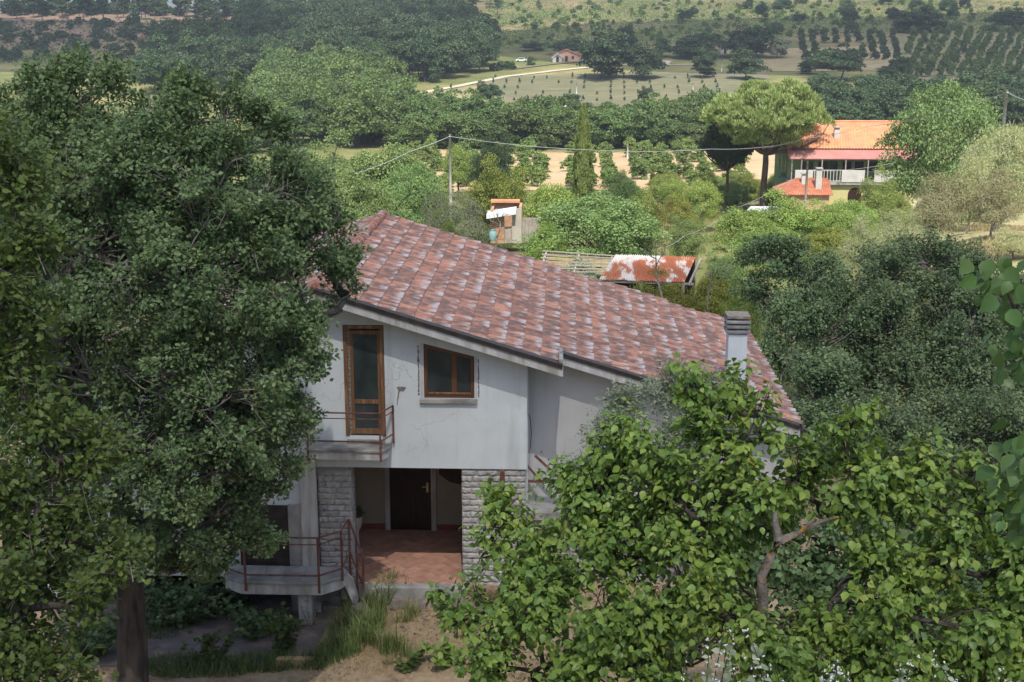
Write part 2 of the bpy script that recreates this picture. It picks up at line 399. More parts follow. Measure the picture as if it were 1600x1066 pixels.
M['lf_olive'] = leaf_mat('olive_leaf', [(0.0, (0.154, 0.200, 0.117)), (0.6, (0.290, 0.344, 0.229)), (1.0, (0.490, 0.544, 0.400))], 0.15)
M['lf_grey'] = leaf_mat('grey_olive_leaf', [(0.0, (0.085, 0.105, 0.055)), (0.6, (0.145, 0.17, 0.095)), (1.0, (0.21, 0.235, 0.15))], 0.15)
M['lf_green'] = leaf_mat('mid_green_leaf', [(0.0, (0.098, 0.174, 0.060)), (0.5, (0.187, 0.275, 0.089)), (1.0, (0.325, 0.402, 0.160))], 0.28, pscale=0.5)
M['lf_bright'] = leaf_mat('bright_green_leaf', [(0.0, (0.120, 0.199, 0.043)), (0.5, (0.231, 0.327, 0.075)), (1.0, (0.405, 0.462, 0.138))], 0.32, pscale=0.5)
M['lf_yellow'] = leaf_mat('yellow_green_leaf', [(0.0, (0.119, 0.160, 0.025)), (0.5, (0.214, 0.249, 0.043)), (1.0, (0.333, 0.357, 0.084))], 0.3, pscale=0.5)
M['lf_pale'] = leaf_mat('pale_willow_leaf', [(0.0, (0.240, 0.266, 0.129)), (0.5, (0.378, 0.404, 0.206)), (1.0, (0.532, 0.550, 0.309))], 0.25, pscale=0.5)
M['lf_dry'] = leaf_mat('dry_twig_leaf', [(0.0, (0.199, 0.169, 0.094)), (0.6, (0.293, 0.272, 0.154)), (1.0, (0.314, 0.351, 0.176))], 0.2)
M['lf_pine'] = leaf_mat('stone_pine_needles', [(0.0, (0.122, 0.190, 0.055)), (0.5, (0.235, 0.327, 0.110)), (1.0, (0.406, 0.500, 0.204))], 0.22, pscale=0.6)
M['lf_cypress'] = leaf_mat('cypress_foliage', [(0.0, (0.128, 0.182, 0.045)), (0.5, (0.223, 0.284, 0.077)), (1.0, (0.383, 0.425, 0.142))], 0.2)
M['lf_wood'] = leaf_mat('woodland_leaf', [(0.0, (0.024, 0.052, 0.020)), (0.5, (0.048, 0.087, 0.034)), (1.0, (0.087, 0.133, 0.049))], 0.22, pscale=0.15, objvar=0.25)
M['lf_wood_light'] = leaf_mat('light_woodland_leaf', [(0.0, (0.059, 0.107, 0.029)), (0.5, (0.103, 0.167, 0.046)), (1.0, (0.170, 0.236, 0.077))], 0.26, pscale=0.15, objvar=0.22)
M['lf_hazel'] = leaf_mat('hazel_leaf', [(0.0, (0.091, 0.156, 0.040)), (0.5, (0.164, 0.247, 0.064)), (1.0, (0.273, 0.354, 0.108))], 0.28, objvar=0.2)
M['lf_weed'] = leaf_mat('weed_leaf', [(0.0, (0.045, 0.085, 0.020)), (0.6, (0.10, 0.15, 0.035)), (1.0, (0.18, 0.21, 0.07))], 0.3)
M['grass'] = leaf_mat('grass_blade', [(0.0, (0.072, 0.132, 0.032)), (0.5, (0.136, 0.198, 0.060)), (1.0, (0.281, 0.319, 0.130))], 0.25)
M['dry_grass'] = leaf_mat('dry_grass_blade', [(0.0, (0.264, 0.209, 0.103)), (0.5, (0.396, 0.319, 0.169)), (1.0, (0.330, 0.330, 0.157))], 0.2)

def ground_mat():
    m, nt = new_mat('ground_soil_and_grass')
    v = coords(nt); g = N(nt, 'ShaderNodeNewGeometry'); sp = N(nt, 'ShaderNodeSeparateXYZ'); L(nt, g.outputs['Position'], sp.inputs[0])
    n1 = noise(nt, v, 0.9, 8, 0.65); n2 = noise(nt, v, 6.0, 6, 0.7); n3 = noise(nt, v, 0.05, 6, 0.6); n4 = noise(nt, v, 0.016, 5, 0.6)
    soil = ramp(nt, n1, [(0.34, (0.15, 0.105, 0.066)), (0.48, (0.295, 0.215, 0.14)), (0.66, (0.42, 0.32, 0.21))])
    soil = mixc(nt, ramp(nt, n2, [(0.42, 0.0), (0.62, 0.8)]), soil, (0.46, 0.35, 0.23))
    meadow = ramp(nt, n3, [(0.32, (0.10, 0.125, 0.042)), (0.52, (0.17, 0.175, 0.07)), (0.72, (0.34, 0.28, 0.14))])
    meadow = mixc(nt, ramp(nt, n1, [(0.45, 0.0), (0.7, 0.7)]), meadow, (0.14, 0.16, 0.05))
    hill = ramp(nt, n4, [(0.40, (0.095, 0.10, 0.05)), (0.52, (0.19, 0.155, 0.09)), (0.64, (0.31, 0.23, 0.13))])
    hill = mixc(nt, ramp(nt, n3, [(0.45, 0.0), (0.62, 0.8)]), hill, (0.10, 0.12, 0.045))
    xl = N(nt, 'ShaderNodeMapRange'); xl.inputs[1].default_value = -60; xl.inputs[2].default_value = -110; L(nt, sp.outputs[0], xl.inputs[0])
    red = mixc(nt, ramp(nt, n3, [(0.40, 0.0), (0.62, 0.6)]), (0.25, 0.165, 0.125), (0.13, 0.12, 0.07))
    hill = mixc(nt, xl.outputs[0], hill, red)
    def yramp(a, b):
        r = N(nt, 'ShaderNodeMapRange'); r.inputs[1].default_value = a; r.inputs[2].default_value = b; L(nt, sp.outputs[1], r.inputs[0]); return r.outputs[0]
    xr = N(nt, 'ShaderNodeMapRange'); xr.inputs[1].default_value = 5.5; xr.inputs[2].default_value = 8.5; L(nt, sp.outputs[0], xr.inputs[0])
    mxm = N(nt, 'ShaderNodeMath', operation='MAXIMUM'); L(nt, yramp(38, 46), mxm.inputs[0]); L(nt, xr.outputs[0], mxm.inputs[1])
    col = mixc(nt, mxm.outputs[0], soil, meadow)
    col = mixc(nt, yramp(480, 540), col, hill)
    finish(nt, col, 0.95, n2, 0.8, 0.05, 0.1)
    return m
M['ground'] = ground_mat()
M['orchard_soil'] = simple('orchard_soil', (0.37, 0.26, 0.155), (0.48, 0.35, 0.215), 0.12, 0.95, 0.3, c3=(0.42, 0.34, 0.17))
M['vine_field'] = simple('vineyard_ground', (0.11, 0.125, 0.065), (0.165, 0.155, 0.09), 0.06, 0.95, 0.3, (0.4, 2.5, 1), c3=(0.24, 0.19, 0.12))
M['grove_ground'] = simple('grove_grass', (0.13, 0.145, 0.075), (0.20, 0.185, 0.10), 0.08, 0.95, 0.3, c3=(0.29, 0.23, 0.14))
M['stubble'] = simple('stubble_field', (0.25, 0.20, 0.115), (0.34, 0.27, 0.16), 0.07, 0.95, 0.3, c3=(0.22, 0.22, 0.09))
M['road'] = simple('pale_dirt_road', (0.42, 0.36, 0.29), (0.52, 0.46, 0.38), 0.3, 0.95, 0.3)
M['paving'] = simple('old_paving', (0.14, 0.12, 0.11), (0.22, 0.19, 0.17), 2.2, 0.9, 0.5, c3=(0.34, 0.26, 0.23))

# ================================================================== SETTING
def build_ground():
    ys = np.concatenate([np.linspace(-80, 0, 14)[:-1], np.linspace(0, 60, 90)[:-1], np.geomspace(60, 2600, 190)])
    us = np.linspace(-1, 1, 161)
    X = us[None, :] * (60 + np.maximum(ys, 0)[:, None] * 0.85)
    Y = np.repeat(ys[:, None], len(us), 1)
    Z = terrain(X, Y)
    near = (Y > 14) & (Y < 60)
    Z = Z + near * 0.025 * (np.sin(X * 5.1 + Y * 3.3) * np.sin(Y * 4.7 - X * 1.7))
    V = np.stack([X, Y, Z], -1).reshape(-1, 3)
    r, c = len(ys), len(us)
    i = np.arange(r - 1)[:, None] * c; j = np.arange(c - 1)[None, :]
    Fq = np.stack([i + j, i + j + 1, i + c + j + 1, i + c + j], -1).reshape(-1, 4)
    me = fast_mesh('ground', V, [Fq]); me.materials.append(M['ground'])
    me.polygons.foreach_set('use_smooth', [True] * len(me.polygons))
    o = link(bpy.data.objects.new('ground', me)); tag(o, kind='structure')
build_ground()

def ground_sheet(name, corners, mat, lift=0.08, nu=24, nv=24):
    """a field laid on the terrain between four pixel corners (near-left, near-right, far-right, far-left)"""
    q = [G(*c)[:2] for c in corners]
    V = []
    for a in range(nv + 1):
        for b in range(nu + 1):
            u, v = b / nu, a / nv
            p = (q[0] * (1 - u) + q[1] * u) * (1 - v) + (q[3] * (1 - u) + q[2] * u) * v
            V.append((p[0], p[1], float(terrain(p[0], p[1])) + lift))
    Fq = [(a * (nu + 1) + b, a * (nu + 1) + b + 1, (a + 1) * (nu + 1) + b + 1, (a + 1) * (nu + 1) + b) for a in range(nv) for b in range(nu)]
    me = fast_mesh(name, V, [np.array(Fq)]); me.materials.append(mat)
    me.polygons.foreach_set('use_smooth', [True] * len(me.polygons))
    return tag(link(bpy.data.objects.new(name, me)), kind='structure')
def ground_strip(name, pix, width, mat, lift=0.2):
    pts = [G(*p)[:2] for p in pix]
    fine = []
    for a, b in zip(pts[:-1], pts[1:]):
        for t in np.linspace(0, 1, 14)[:-1]: fine.append(a * (1 - t) + b * t)
    fine.append(pts[-1]); fine = np.array(fine)
    d = np.gradient(fine, axis=0); d /= np.linalg.norm(d, axis=1, keepdims=True); nrm = np.stack([-d[:, 1], d[:, 0]], 1)
    V = []
    for k, p in enumerate(fine):
        for t in (-1, 0, 1):
            q = p + nrm[k] * t * width / 2; V.append((q[0], q[1], float(terrain(q[0], q[1])) + lift))
    Fq = [(3*k + t, 3*k + t + 1, 3*k + t + 4, 3*k + t + 3) for k in range(len(fine) - 1) for t in (0, 1)]
    me = fast_mesh(name, V, [np.array(Fq)]); me.materials.append(mat)
    return tag(link(bpy.data.objects.new(name, me)), kind='structure')
ground_sheet('orchard_soil', [(560, 305), (1260, 305), (1230, 234), (640, 234)], M['orchard_soil'], 0.10)
ground_sheet('stubble_field', [(590, 205), (760, 205), (760, 132), (640, 150)], M['stubble'], 0.12)
ground_sheet('vineyard_field', [(740, 200), (1210, 195), (1200, 112), (760, 122)], M['vine_field'], 0.10)
ground_sheet('grove_field', [(1395, 132), (1640, 122), (1640, 45), (1405, 52)], M['grove_ground'], 0.10)
ground_sheet('pasture_field', [(1140, 112), (1400, 112), (1400, 70), (1160, 78)], M['stubble'], 0.14)
M['dry_slope'] = simple('dry_slope_grass', (0.28, 0.25, 0.13), (0.42, 0.37, 0.20), 0.35, 0.95, 0.5, c3=(0.24, 0.26, 0.11))
ground_sheet('dry_grass_slope', [(1330, 425), (1640, 440), (1660, 300), (1390, 306)], M['dry_slope'], 0.06)
ground_strip('dirt_road', [(605, 158), (650, 148), (735, 132), (790, 121), (880, 110), (1000, 102), (1100, 101)], 2.6, M['road'])
ground_strip('farm_track', [(790, 110), (860, 101), (940, 95), (1010, 96)], 4.0, M['vine_field'], 0.24)
ground_strip('hill_track', [(1030, 108), (1042, 96)], 3.5, M['road'], 0.24)

def cloud(cx, cy, cz, rx, ry, rz, seed):
    rng = np.random.default_rng(seed)
    nu, nv = 64, 24
    th = np.linspace(0, 2 * math.pi, nu, endpoint=False); ph = np.linspace(-math.pi / 2 + 0.02, math.pi / 2 - 0.02, nv)
    T, Ph = np.meshgrid(th, ph)
    D = np.stack([np.cos(Ph) * np.cos(T), np.cos(Ph) * np.sin(T), np.sin(Ph)], -1)
    r = np.ones_like(T)
    for k in range(22):
        w = rng.normal(size=3); w *= rng.uniform(1.5, 7) / np.linalg.norm(w)
        r += 0.10 / (1 + k * 0.12) * np.sin(D @ w * 1.3 + rng.uniform(0, 6.3))
    V = D * r[..., None] * np.array([rx, ry, rz])
    V[..., 2] = np.maximum(V[..., 2], -rz * 0.35)
    V = V.reshape(-1, 3) + np.array([cx, cy, cz])
    i = np.arange(nv - 1)[:, None] * nu; j = np.arange(nu)[None, :]; j2 = (j + 1) % nu
    Fq = np.stack([i + j, i + j2, i + nu + j2, i + nu + j], -1).reshape(-1, 4)
    me = fast_mesh('cloud', V, [Fq])
    me.polygons.foreach_set('use_smooth', [True] * len(me.polygons)); me.materials.append(M['cloud'])
    tag(link(bpy.data.objects.new('cloud', me)), kind='stuff')
def cloud_mat():
    m, nt = new_mat('cloud_vapour')
    t = N(nt, 'ShaderNodeBsdfTransparent'); d = N(nt, 'ShaderNodeBsdfTranslucent'); d.inputs[0].default_value = (0.95, 0.95, 0.95, 1)
    mx = N(nt, 'ShaderNodeMixShader'); mx.inputs[0].default_value = 0.50; o = N(nt, 'ShaderNodeOutputMaterial')
    L(nt, t.outputs[0], mx.inputs[1]); L(nt, d.outputs[0], mx.inputs[2]); L(nt, mx.outputs[0], o.inputs[0])
    return m
M['cloud'] = cloud_mat()
_off = np.array(TO_SUN) / TO_SUN.z
for sx, sy, rx, ry, seed in ((0, 2, 150, 46, 3), (230, 520, 260, 150, 5), (-330, 500, 200, 120, 8)):
    p = np.array([sx, sy, 0]) + _off * 270
    cloud(p[0], p[1], 270, rx, ry, 22, seed)

# ================================================================== MAIN HOUSE
YF, XR, ZR, SL = 25.6, -4.85, 6.47, 0.3047           # front wall, ridge position and height, roof slope
def roof_z(x): return ZR - SL * abs(x - XR)
house = empty('house', (-3.0, 30.0, -0.4), 'grey plastered house with weathered red tile roof and small rusty balcony', 'house')
def part(mb, name, mat, parent=house, **kw): return mb.build(name, mat, parent, **kw)

# walls
mb = MB()
def strip(x0, x1, z0, y0=YF, y1=YF + 0.3, z1=None):
    a = roof_z(x0) - 0.30 if z1 is None else z1[0]; b = roof_z(x1) - 0.30 if z1 is None else z1[1]
    mb.prism([(x0, z0), (x1, z0), (x1, b), (x0, a)], y0, y1)
strip(-11.2, -9.9, -0.9); strip(-9.9, -5.42, 0.08); strip(-5.42, XR, 2.58); strip(XR, -4.43, 2.58)
strip(-4.43, -3.60, 2.58, z1=(3.26, 3.26)); strip(-4.43, -3.60, 5.62); strip(-3.60, -2.80, 2.58)
strip(-2.80, -1.77, 2.58, z1=(4.09, 4.09))
mb.prism([(-2.80, 5.245), (-1.77, 4.985), (-1.77, roof_z(-1.77) - 0.30), (-2.80, roof_z(-2.80) - 0.30)], YF, YF + 0.3)
strip(-1.77, -0.70, 2.58)
part(mb, 'front_wall', M['plaster'])
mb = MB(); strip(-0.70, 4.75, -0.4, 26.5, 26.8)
part(mb, 'recessed_wall', M['plaster_grey'])  # greyer plaster than the front wall puts the recess shade into the colour
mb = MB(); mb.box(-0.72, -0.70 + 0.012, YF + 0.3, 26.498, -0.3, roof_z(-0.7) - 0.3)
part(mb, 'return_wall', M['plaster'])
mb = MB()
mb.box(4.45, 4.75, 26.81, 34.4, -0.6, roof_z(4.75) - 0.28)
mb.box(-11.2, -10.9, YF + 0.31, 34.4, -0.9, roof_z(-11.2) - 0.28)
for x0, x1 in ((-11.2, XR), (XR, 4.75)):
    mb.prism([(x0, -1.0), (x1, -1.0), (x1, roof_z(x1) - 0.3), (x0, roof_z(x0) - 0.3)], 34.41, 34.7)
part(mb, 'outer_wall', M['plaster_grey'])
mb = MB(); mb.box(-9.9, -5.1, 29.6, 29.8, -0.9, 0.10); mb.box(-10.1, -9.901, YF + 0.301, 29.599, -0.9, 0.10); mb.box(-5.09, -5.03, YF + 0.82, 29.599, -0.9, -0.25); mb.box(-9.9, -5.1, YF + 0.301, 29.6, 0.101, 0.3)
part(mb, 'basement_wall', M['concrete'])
part(MB().box(-7.75, -7.5, YF + 0.02, YF + 0.27, -0.9, 0.078), 'basement_pillar', M['concrete'])
# porch shell
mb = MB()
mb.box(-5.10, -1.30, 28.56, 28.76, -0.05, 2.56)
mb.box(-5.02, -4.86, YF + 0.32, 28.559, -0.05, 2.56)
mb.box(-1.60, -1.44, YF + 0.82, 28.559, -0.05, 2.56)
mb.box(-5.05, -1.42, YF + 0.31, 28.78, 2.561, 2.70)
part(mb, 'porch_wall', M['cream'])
for bx_ in ((-4.855, -4.08, 28.53, 28.559), (-2.90, -1.61, 28.53, 28.559), (-4.859, -4.83, 26.4, 28.529)):
    part(MB().box(*bx_, 0.004, 0.13), 'skirting', M['skirting'])
# porch floor with diagonal terracotta tiles
mb = MB(); mb.box(-5.0, -1.3, YF - 0.02, 28.6, -0.20, -0.012)
floor = part(mb, 'porch_floor', M['grout'])
mb = MB(); mb.box(-4.60, -1.98, YF - 0.26, YF - 0.021, -0.28, 0.012)
part(mb, 'porch_threshold', M['concrete'], floor, bevel=0.012)
def clip_poly(poly, x0, x1, y0, y1):
    for ax, lim, sg in ((0, x0, 1), (0, x1, -1), (1, y0, 1), (1, y1, -1)):
        out = []
        for i in range(len(poly)):
            a, b = poly[i - 1], poly[i]
            ia, ib = (a[ax] - lim) * sg >= 0, (b[ax] - lim) * sg >= 0
            if ia != ib:
                t = (lim - a[ax]) / (b[ax] - a[ax]); out.append((a[0] + (b[0] - a[0]) * t, a[1] + (b[1] - a[1]) * t))
            if ib: out.append(b)
        poly = out
        if not poly: return []
    return poly
ts = 0.255; hd = ts / math.sqrt(2)
cnt = 0
for i in range(-2, 24):
    for j in range(-2, 30):
        cx = -4.95 + i * hd * 2 + (hd if j % 2 else 0); cy = YF + j * hd
        r_ = hd - 0.006
        poly = clip_poly([(cx - r_, cy), (cx, cy - r_), (cx + r_, cy), (cx, cy + r_)], -4.85, -1.61, YF - 0.015, 28.52)
        if len(poly) >= 3:
            t = MB(); zz = random.uniform(-0.002, 0.003); t.prism_z(poly, -0.0115, zz)
            t.build('floor_tile', M['terracotta'], floor); cnt += 1
# entrance door
door = part(MB().box(-3.95, -3.00, 28.50, 28.556, 0.01, 2.12), 'entrance_door', M['dark_wood'], bevel=0.006)
mb = MB(); mb.box(-4.07, -3.955, 28.47, 28.557, 0.005, 2.24); mb.box(-2.995, -2.88, 28.47, 28.557, 0.005, 2.24); mb.box(-3.954, -2.996, 28.475, 28.557, 2.125, 2.24)
part(mb, 'door_frame', M['concrete_white'], door)
mb = MB()
oval = [(-3.475 + 0.24 * math.cos(a), 28.49, 1.52 + 0.34 * math.sin(a)) for a in np.linspace(0, 2 * math.pi, 29)]
mb.tube(oval, 0.016, 6); part(mb, 'oval_moulding', M['dark_wood'], door, smooth=True)
for (x0, x1, z0, z1) in ((-3.83, -3.52, 0.25, 0.95), (-3.43, -3.12, 0.25, 0.95)):
    part(MB().box(x0, x1, 28.485, 28.499, z0, z1), 'door_panel', M['dark_wood'], door, bevel=0.01)
mb = MB(); mb.box(-3.10, -3.055, 28.478, 28.499, 0.95, 1.18); mb.tube([(-3.078, 28.478, 1.10), (-3.078, 28.43, 1.10), (-3.19, 28.43, 1.10)], 0.011, 8)
part(mb, 'handle', M['brass'], door)

# stone cladding blocks
def stone_mesh(seed):
    rng = np.random.default_rng(seed)
    nx, nz = 9, 4
    V = []; Fq = []
    ph = rng.uniform(0, 6.28, 4)
    for k in range(nz + 1):
        for i in range(nx + 1):
            x = i / nx - 0.5; z = k / nz - 0.5
            edge = (i in (0, nx)) or (k in (0, nz))
            y = 0.006 if edge else -0.016 - 0.011 * rng.random() - 0.012 * math.sin(i * 1.1 + ph[0]) * (1 - k / nz)
            dz = 0.11 * math.sin(i * 1.35 + ph[1]) * (1 - k / nz) + (0.05 * math.sin(i * 1.7 + ph[2]) if k == nz else 0)
            V.append((x * 0.985 + rng.uniform(-.006, .006), y, z * 0.93 + dz * 0.8))
    for k in range(nz):
        for i in range(nx):
            a = k * (nx + 1) + i; Fq.append((a, a + 1, a + nx + 2, a + nx + 1))
    ring = list(range(nx + 1)) + [k * (nx + 1) + nx for k in range(1, nz + 1)] + [nz * (nx + 1) + i for i in range(nx - 1, -1, -1)] + [k * (nx + 1) for k in range(nz - 1, 0, -1)]
    b = len(V)
    for r in ring: V.append((V[r][0], 0.07, V[r][2]))
    n = len(ring)
    for i in range(n): Fq.append((ring[i], b + i, b + (i + 1) % n, ring[(i + 1) % n]))
    me = bpy.data.meshes.new('stone_block'); me.from_pydata(V, [], Fq); me.update(); me.materials.append(M['stone'])
    return me
STONES = [stone_mesh(s) for s in range(8)]
def clad(parent, x0, x1, z0, z1, y, rows, skip=None):
    hgt = (z1 - z0) / rows
    for r in range(rows):
        x = x0 + (0 if r % 2 else -0.14)
        while x < x1 - 0.05:
            w = random.uniform(0.30, 0.52); a = max(x, x0); b = min(x + w, x1)
            if x1 - b < 0.12: b = x1
            if b - a > 0.06:
                o = bpy.data.objects.new('stone_block', random.choice(STONES)); link(o, parent)
                o.location = ((a + b) / 2, y, z0 + (r + 0.5) * hgt)
                o.scale = (b - a, random.uniform(0.8, 1.3), hgt)
            x = x + w if b < x1 else x1
pier = part(MB().box(-2.03, -0.735, YF + 0.055, YF + 0.8, -0.35, 2.575), 'stone_pier', M['stone_core'])
clad(pier, -2.055, -0.715, -0.10, 2.545, YF + 0.045, 20)
colm = part(MB().box(-5.07, -4.40, YF + 0.055, YF + 0.8, -0.8, 2.575), 'stone_column', M['stone_core'])
clad(colm, -5.07, -4.365, -0.50, 2.50, YF + 0.045, 23)
# right-hand return blocks of the column edge
for r in range(23):
    o = link(bpy.data.objects.new('stone_block', STONES[r % 8]), colm)
    o.rotation_euler = (0, 0, math.pi / 2); o.location = (-4.385, YF + 0.28, -0.43 + r * 0.1304); o.scale = (0.42, random.uniform(0.6, 1.2), 0.13)
lowclad = part(MB().box(-0.68, 4.70, 26.44, 26.498, -0.5, 0.95), 'low_cladding', M['stone_core'])
clad(lowclad, -0.68, 2.2, -0.3, 0.95, 26.44, 9)

# plaster fin beside the stone column
mb = MB(); mb.prism([(-5.42, -0.9), (-5.075, -0.9), (-5.075, 2.86), (-5.30, 2.86), (-5.42, 2.3)], YF - 0.10, YF - 0.002)
part(mb, 'plaster_fin', M['concrete_white'])
part(MB().box(-5.70, -5.43, YF - 0.06, YF - 0.003, -0.9, 1.75), 'window_jamb', M['concrete'])
sh = part(MB().box(-6.75, -5.71, YF - 0.045, YF - 0.004, 0.35, 1.72), 'roller_shutter', M['dark_metal'])
for k in range(22):
    part(MB().box(-6.73, -5.73, YF - 0.058, YF - 0.046, 0.37 + k * 0.06, 0.422 + k * 0.06), 'slat', M['dark_metal'], sh)

# balcony door
bd = part(MB().box(-4.43, -4.35, YF - 0.015, YF + 0.10, 3.262, 5.615), 'balcony_door', M['wood'], bevel=0.006)
mb = MB(); mb.box(-3.68, -3.605, YF - 0.015, YF + 0.10, 3.262, 5.615); mb.box(-4.349, -3.681, YF - 0.013, YF + 0.10, 5.54, 5.614)
part(mb, 'door_frame', M['wood'], bd, bevel=0.006)
mb = MB(); mb.box(-4.30, -4.235, YF + 0.02, YF + 0.075, 3.30, 5.50); mb.box(-3.745, -3.683, YF + 0.02, YF + 0.075, 3.30, 5.50)
mb.box(-4.234, -3.746, YF + 0.022, YF + 0.073, 5.42, 5.50); mb.box(-4.234, -3.746, YF + 0.022, YF + 0.073, 3.30, 3.42); mb.box(-4.234, -3.746, YF + 0.022, YF + 0.073, 3.95, 4.04)
part(mb, 'door_leaf', M['wood'], bd, bevel=0.006)
part(MB().box(-4.236, -3.744, YF + 0.04, YF + 0.052, 4.03, 5.43), 'pane', M['glass'], bd)
part(MB().box(-4.236, -3.744, YF + 0.04, YF + 0.052, 3.41, 3.96), 'pane', M['glass'], bd)
part(MB().box(-4.349, -4.301, YF + 0.03, YF + 0.06, 3.27, 5.53), 'rotten_strip', M['rotten_plaster'], bd)
part(MB().box(-4.45, -3.58, YF + 0.16, YF + 0.2, 3.25, 5.62), 'dark_room_panel', M['dark_wood'], bd)  # dark board behind the glass stands in for the unlit room
# sloped-top window
xa, xb = -2.80, -1.77
def ztop(x): return 5.235 + (4.975 - 5.235) * (x - xa) / (xb - xa)
win = part(MB().prism([(xa + .004, 4.095), (xa + 0.075, 4.095), (xa + 0.075, ztop(xa + .075)), (xa + .004, ztop(xa + .004))], YF + 0.03, YF + 0.12), 'window', M['wood_red'], bevel=0.005)
mb = MB()
mb.prism([(xb - 0.075, 4.095), (xb - .004, 4.095), (xb - .004, ztop(xb)), (xb - 0.075, ztop(xb - .075))], YF + 0.03, YF + 0.12)
mb.prism([(xa + .076, ztop(xa + .076) - 0.075), (xb - .076, ztop(xb - .076) - 0.075), (xb - .076, ztop(xb - .076)), (xa + .076, ztop(xa + .076))], YF + 0.032, YF + 0.12)
mb.box(xa + .076, xb - .076, YF + 0.032, YF + 0.12, 4.095, 4.17)
part(mb, 'window_frame', M['wood_red'], win, bevel=0.005)
xm = -2.235
mb = MB(); mb.prism([(xm, 4.171), (xm + 0.105, 4.171), (xm + 0.105, ztop(xm + .105) - .076), (xm, ztop(xm) - .076)], YF + 0.02, YF + 0.10)
part(mb, 'mullion', M['wood_red'], win, bevel=0.005)
part(MB().box(xa + .08, xb - .08, YF + 0.012, YF + 0.05, 4.172, 4.215), 'bottom_rail', M['wood'], win, bevel=0.004)
for a, b in ((xa + 0.077, xm - 0.001), (xm + 0.106, xb - 0.077)):
    part(MB().prism([(a, 4.216), (b, 4.216), (b, ztop(b) - .077), (a, ztop(a) - .077)], YF + 0.06, YF + 0.07), 'pane', M['glass'], win)
part(MB().box(xa - 0.02, xb + 0.02, YF + 0.2, YF + 0.24, 4.0, 5.3), 'dark_room_panel', M['dark_wood'], win)  # dark board in place of the unlit room behind the window
part(MB().box(xa - 0.085, xb + 0.06, YF - 0.075, YF + 0.029, 4.0, 4.088), 'window_sill', M['concrete'], win, bevel=0.01)
for x0, x1, zt in ((xa - 0.07, xa - 0.012, 5.26), (xb + 0.012, xb + 0.055, 4.98)):
    mb = MB(); mb.box(x0, x1, YF - 0.006, YF + 0.02, 4.089, zt - 0.01); part(mb, 'render_patch', M['plaster_grey'], win)
def ragged(x, z0, z1, w, seed):
    rng = np.random.default_rng(seed); n = 34; mbx = MB()
    zs = np.linspace(z0, z1, n); Lx = x - w * rng.uniform(0.1, 1, n); Rx = x + w * rng.uniform(0.1, 1, n)
    mbx.add([(a, YF - 0.004, z) for a, z in zip(Lx, zs)] + [(b, YF - 0.004, z) for b, z in zip(Rx, zs)], [(i, n + i, n + i + 1, i + 1) for i in range(n - 1)])
    return mbx
part(ragged(xa - 0.105, 4.15, 5.2, 0.026, 1), 'broken_plaster', M['rotten_plaster'], win)
part(ragged(xb + 0.085, 4.12, 4.93, 0.022, 2), 'broken_plaster', M['rotten_plaster'], win)
mb = MB(); a = P(627, 608, YF)
mb.add([(a[0] + 0.085 * math.cos(t) * (1 + .3 * math.sin(3 * t)), YF - 0.004, a[2] + 0.07 * math.sin(t) * (1 + .3 * math.cos(2 * t))) for t in np.linspace(0, 6.283, 16)[:-1]], [tuple(range(14, -1, -1))])
mb.add([(a[0] - 0.06, YF - 0.0045, a[2] - 0.02), (a[0] - 0.10, YF - 0.0045, a[2] - 0.34), (a[0] - 0.085, YF - 0.0045, a[2] - 0.34), (a[0] - 0.03, YF - 0.0045, a[2] - 0.02)], [(0, 1, 2, 3)])
part(mb, 'plaster_hole', M['rotten_plaster'])

# upper balcony
bal = part(MB().prism_z([(-5.12, YF - 0.003), (-5.12, 25.16), (-3.68, 25.13), (-3.52, 25.30), (-3.52, YF - 0.003)][::-1], 2.90, 3.07), 'balcony', M['concrete_white'])
part(MB().prism_z([(-5.14, YF - 0.003), (-5.14, 25.12), (-3.66, 25.09), (-3.48, 25.28), (-3.48, YF - 0.003)][::-1], 3.072, 3.13), 'balcony_top', M['concrete'], bal, bevel=0.012)
part(MB().box(-4.40, -3.62, YF - 0.14, YF - 0.004, 3.131, 3.20), 'door_step', M['concrete'], bal, bevel=0.01)
A, B, Cc = (-5.13, 25.09), (-3.645, 25.06), (-3.44, YF - 0.05)
def rail_part(pts, r, name, parent): part(MB().tube(pts, r, 6), name, M['rust'], parent, smooth=False)
zt, zm, zb = 3.92, 3.80, 3.32
for z, r in ((zt, 0.018), (zm, 0.011), (zb, 0.016)):
    rail_part([(*A, z), (*B, z), ], r, 'rail', bal); rail_part([(*B, z), (*Cc, z + 0.02)], r, 'rail', bal)
for x, y, z0, z1 in ((*A, 2.88, zt), (*B, 2.90, zt), (*Cc, 3.14, zt + 0.02), (-5.13, YF - 0.03, 3.14, zt)):
    part(MB().box(x - 0.02, x + 0.02, y - 0.02, y + 0.02, z0, z1), 'post', M['rust'], bal)
rail_part([(*A, zt), (-5.13, YF - 0.03, zt)], 0.018, 'rail', bal)

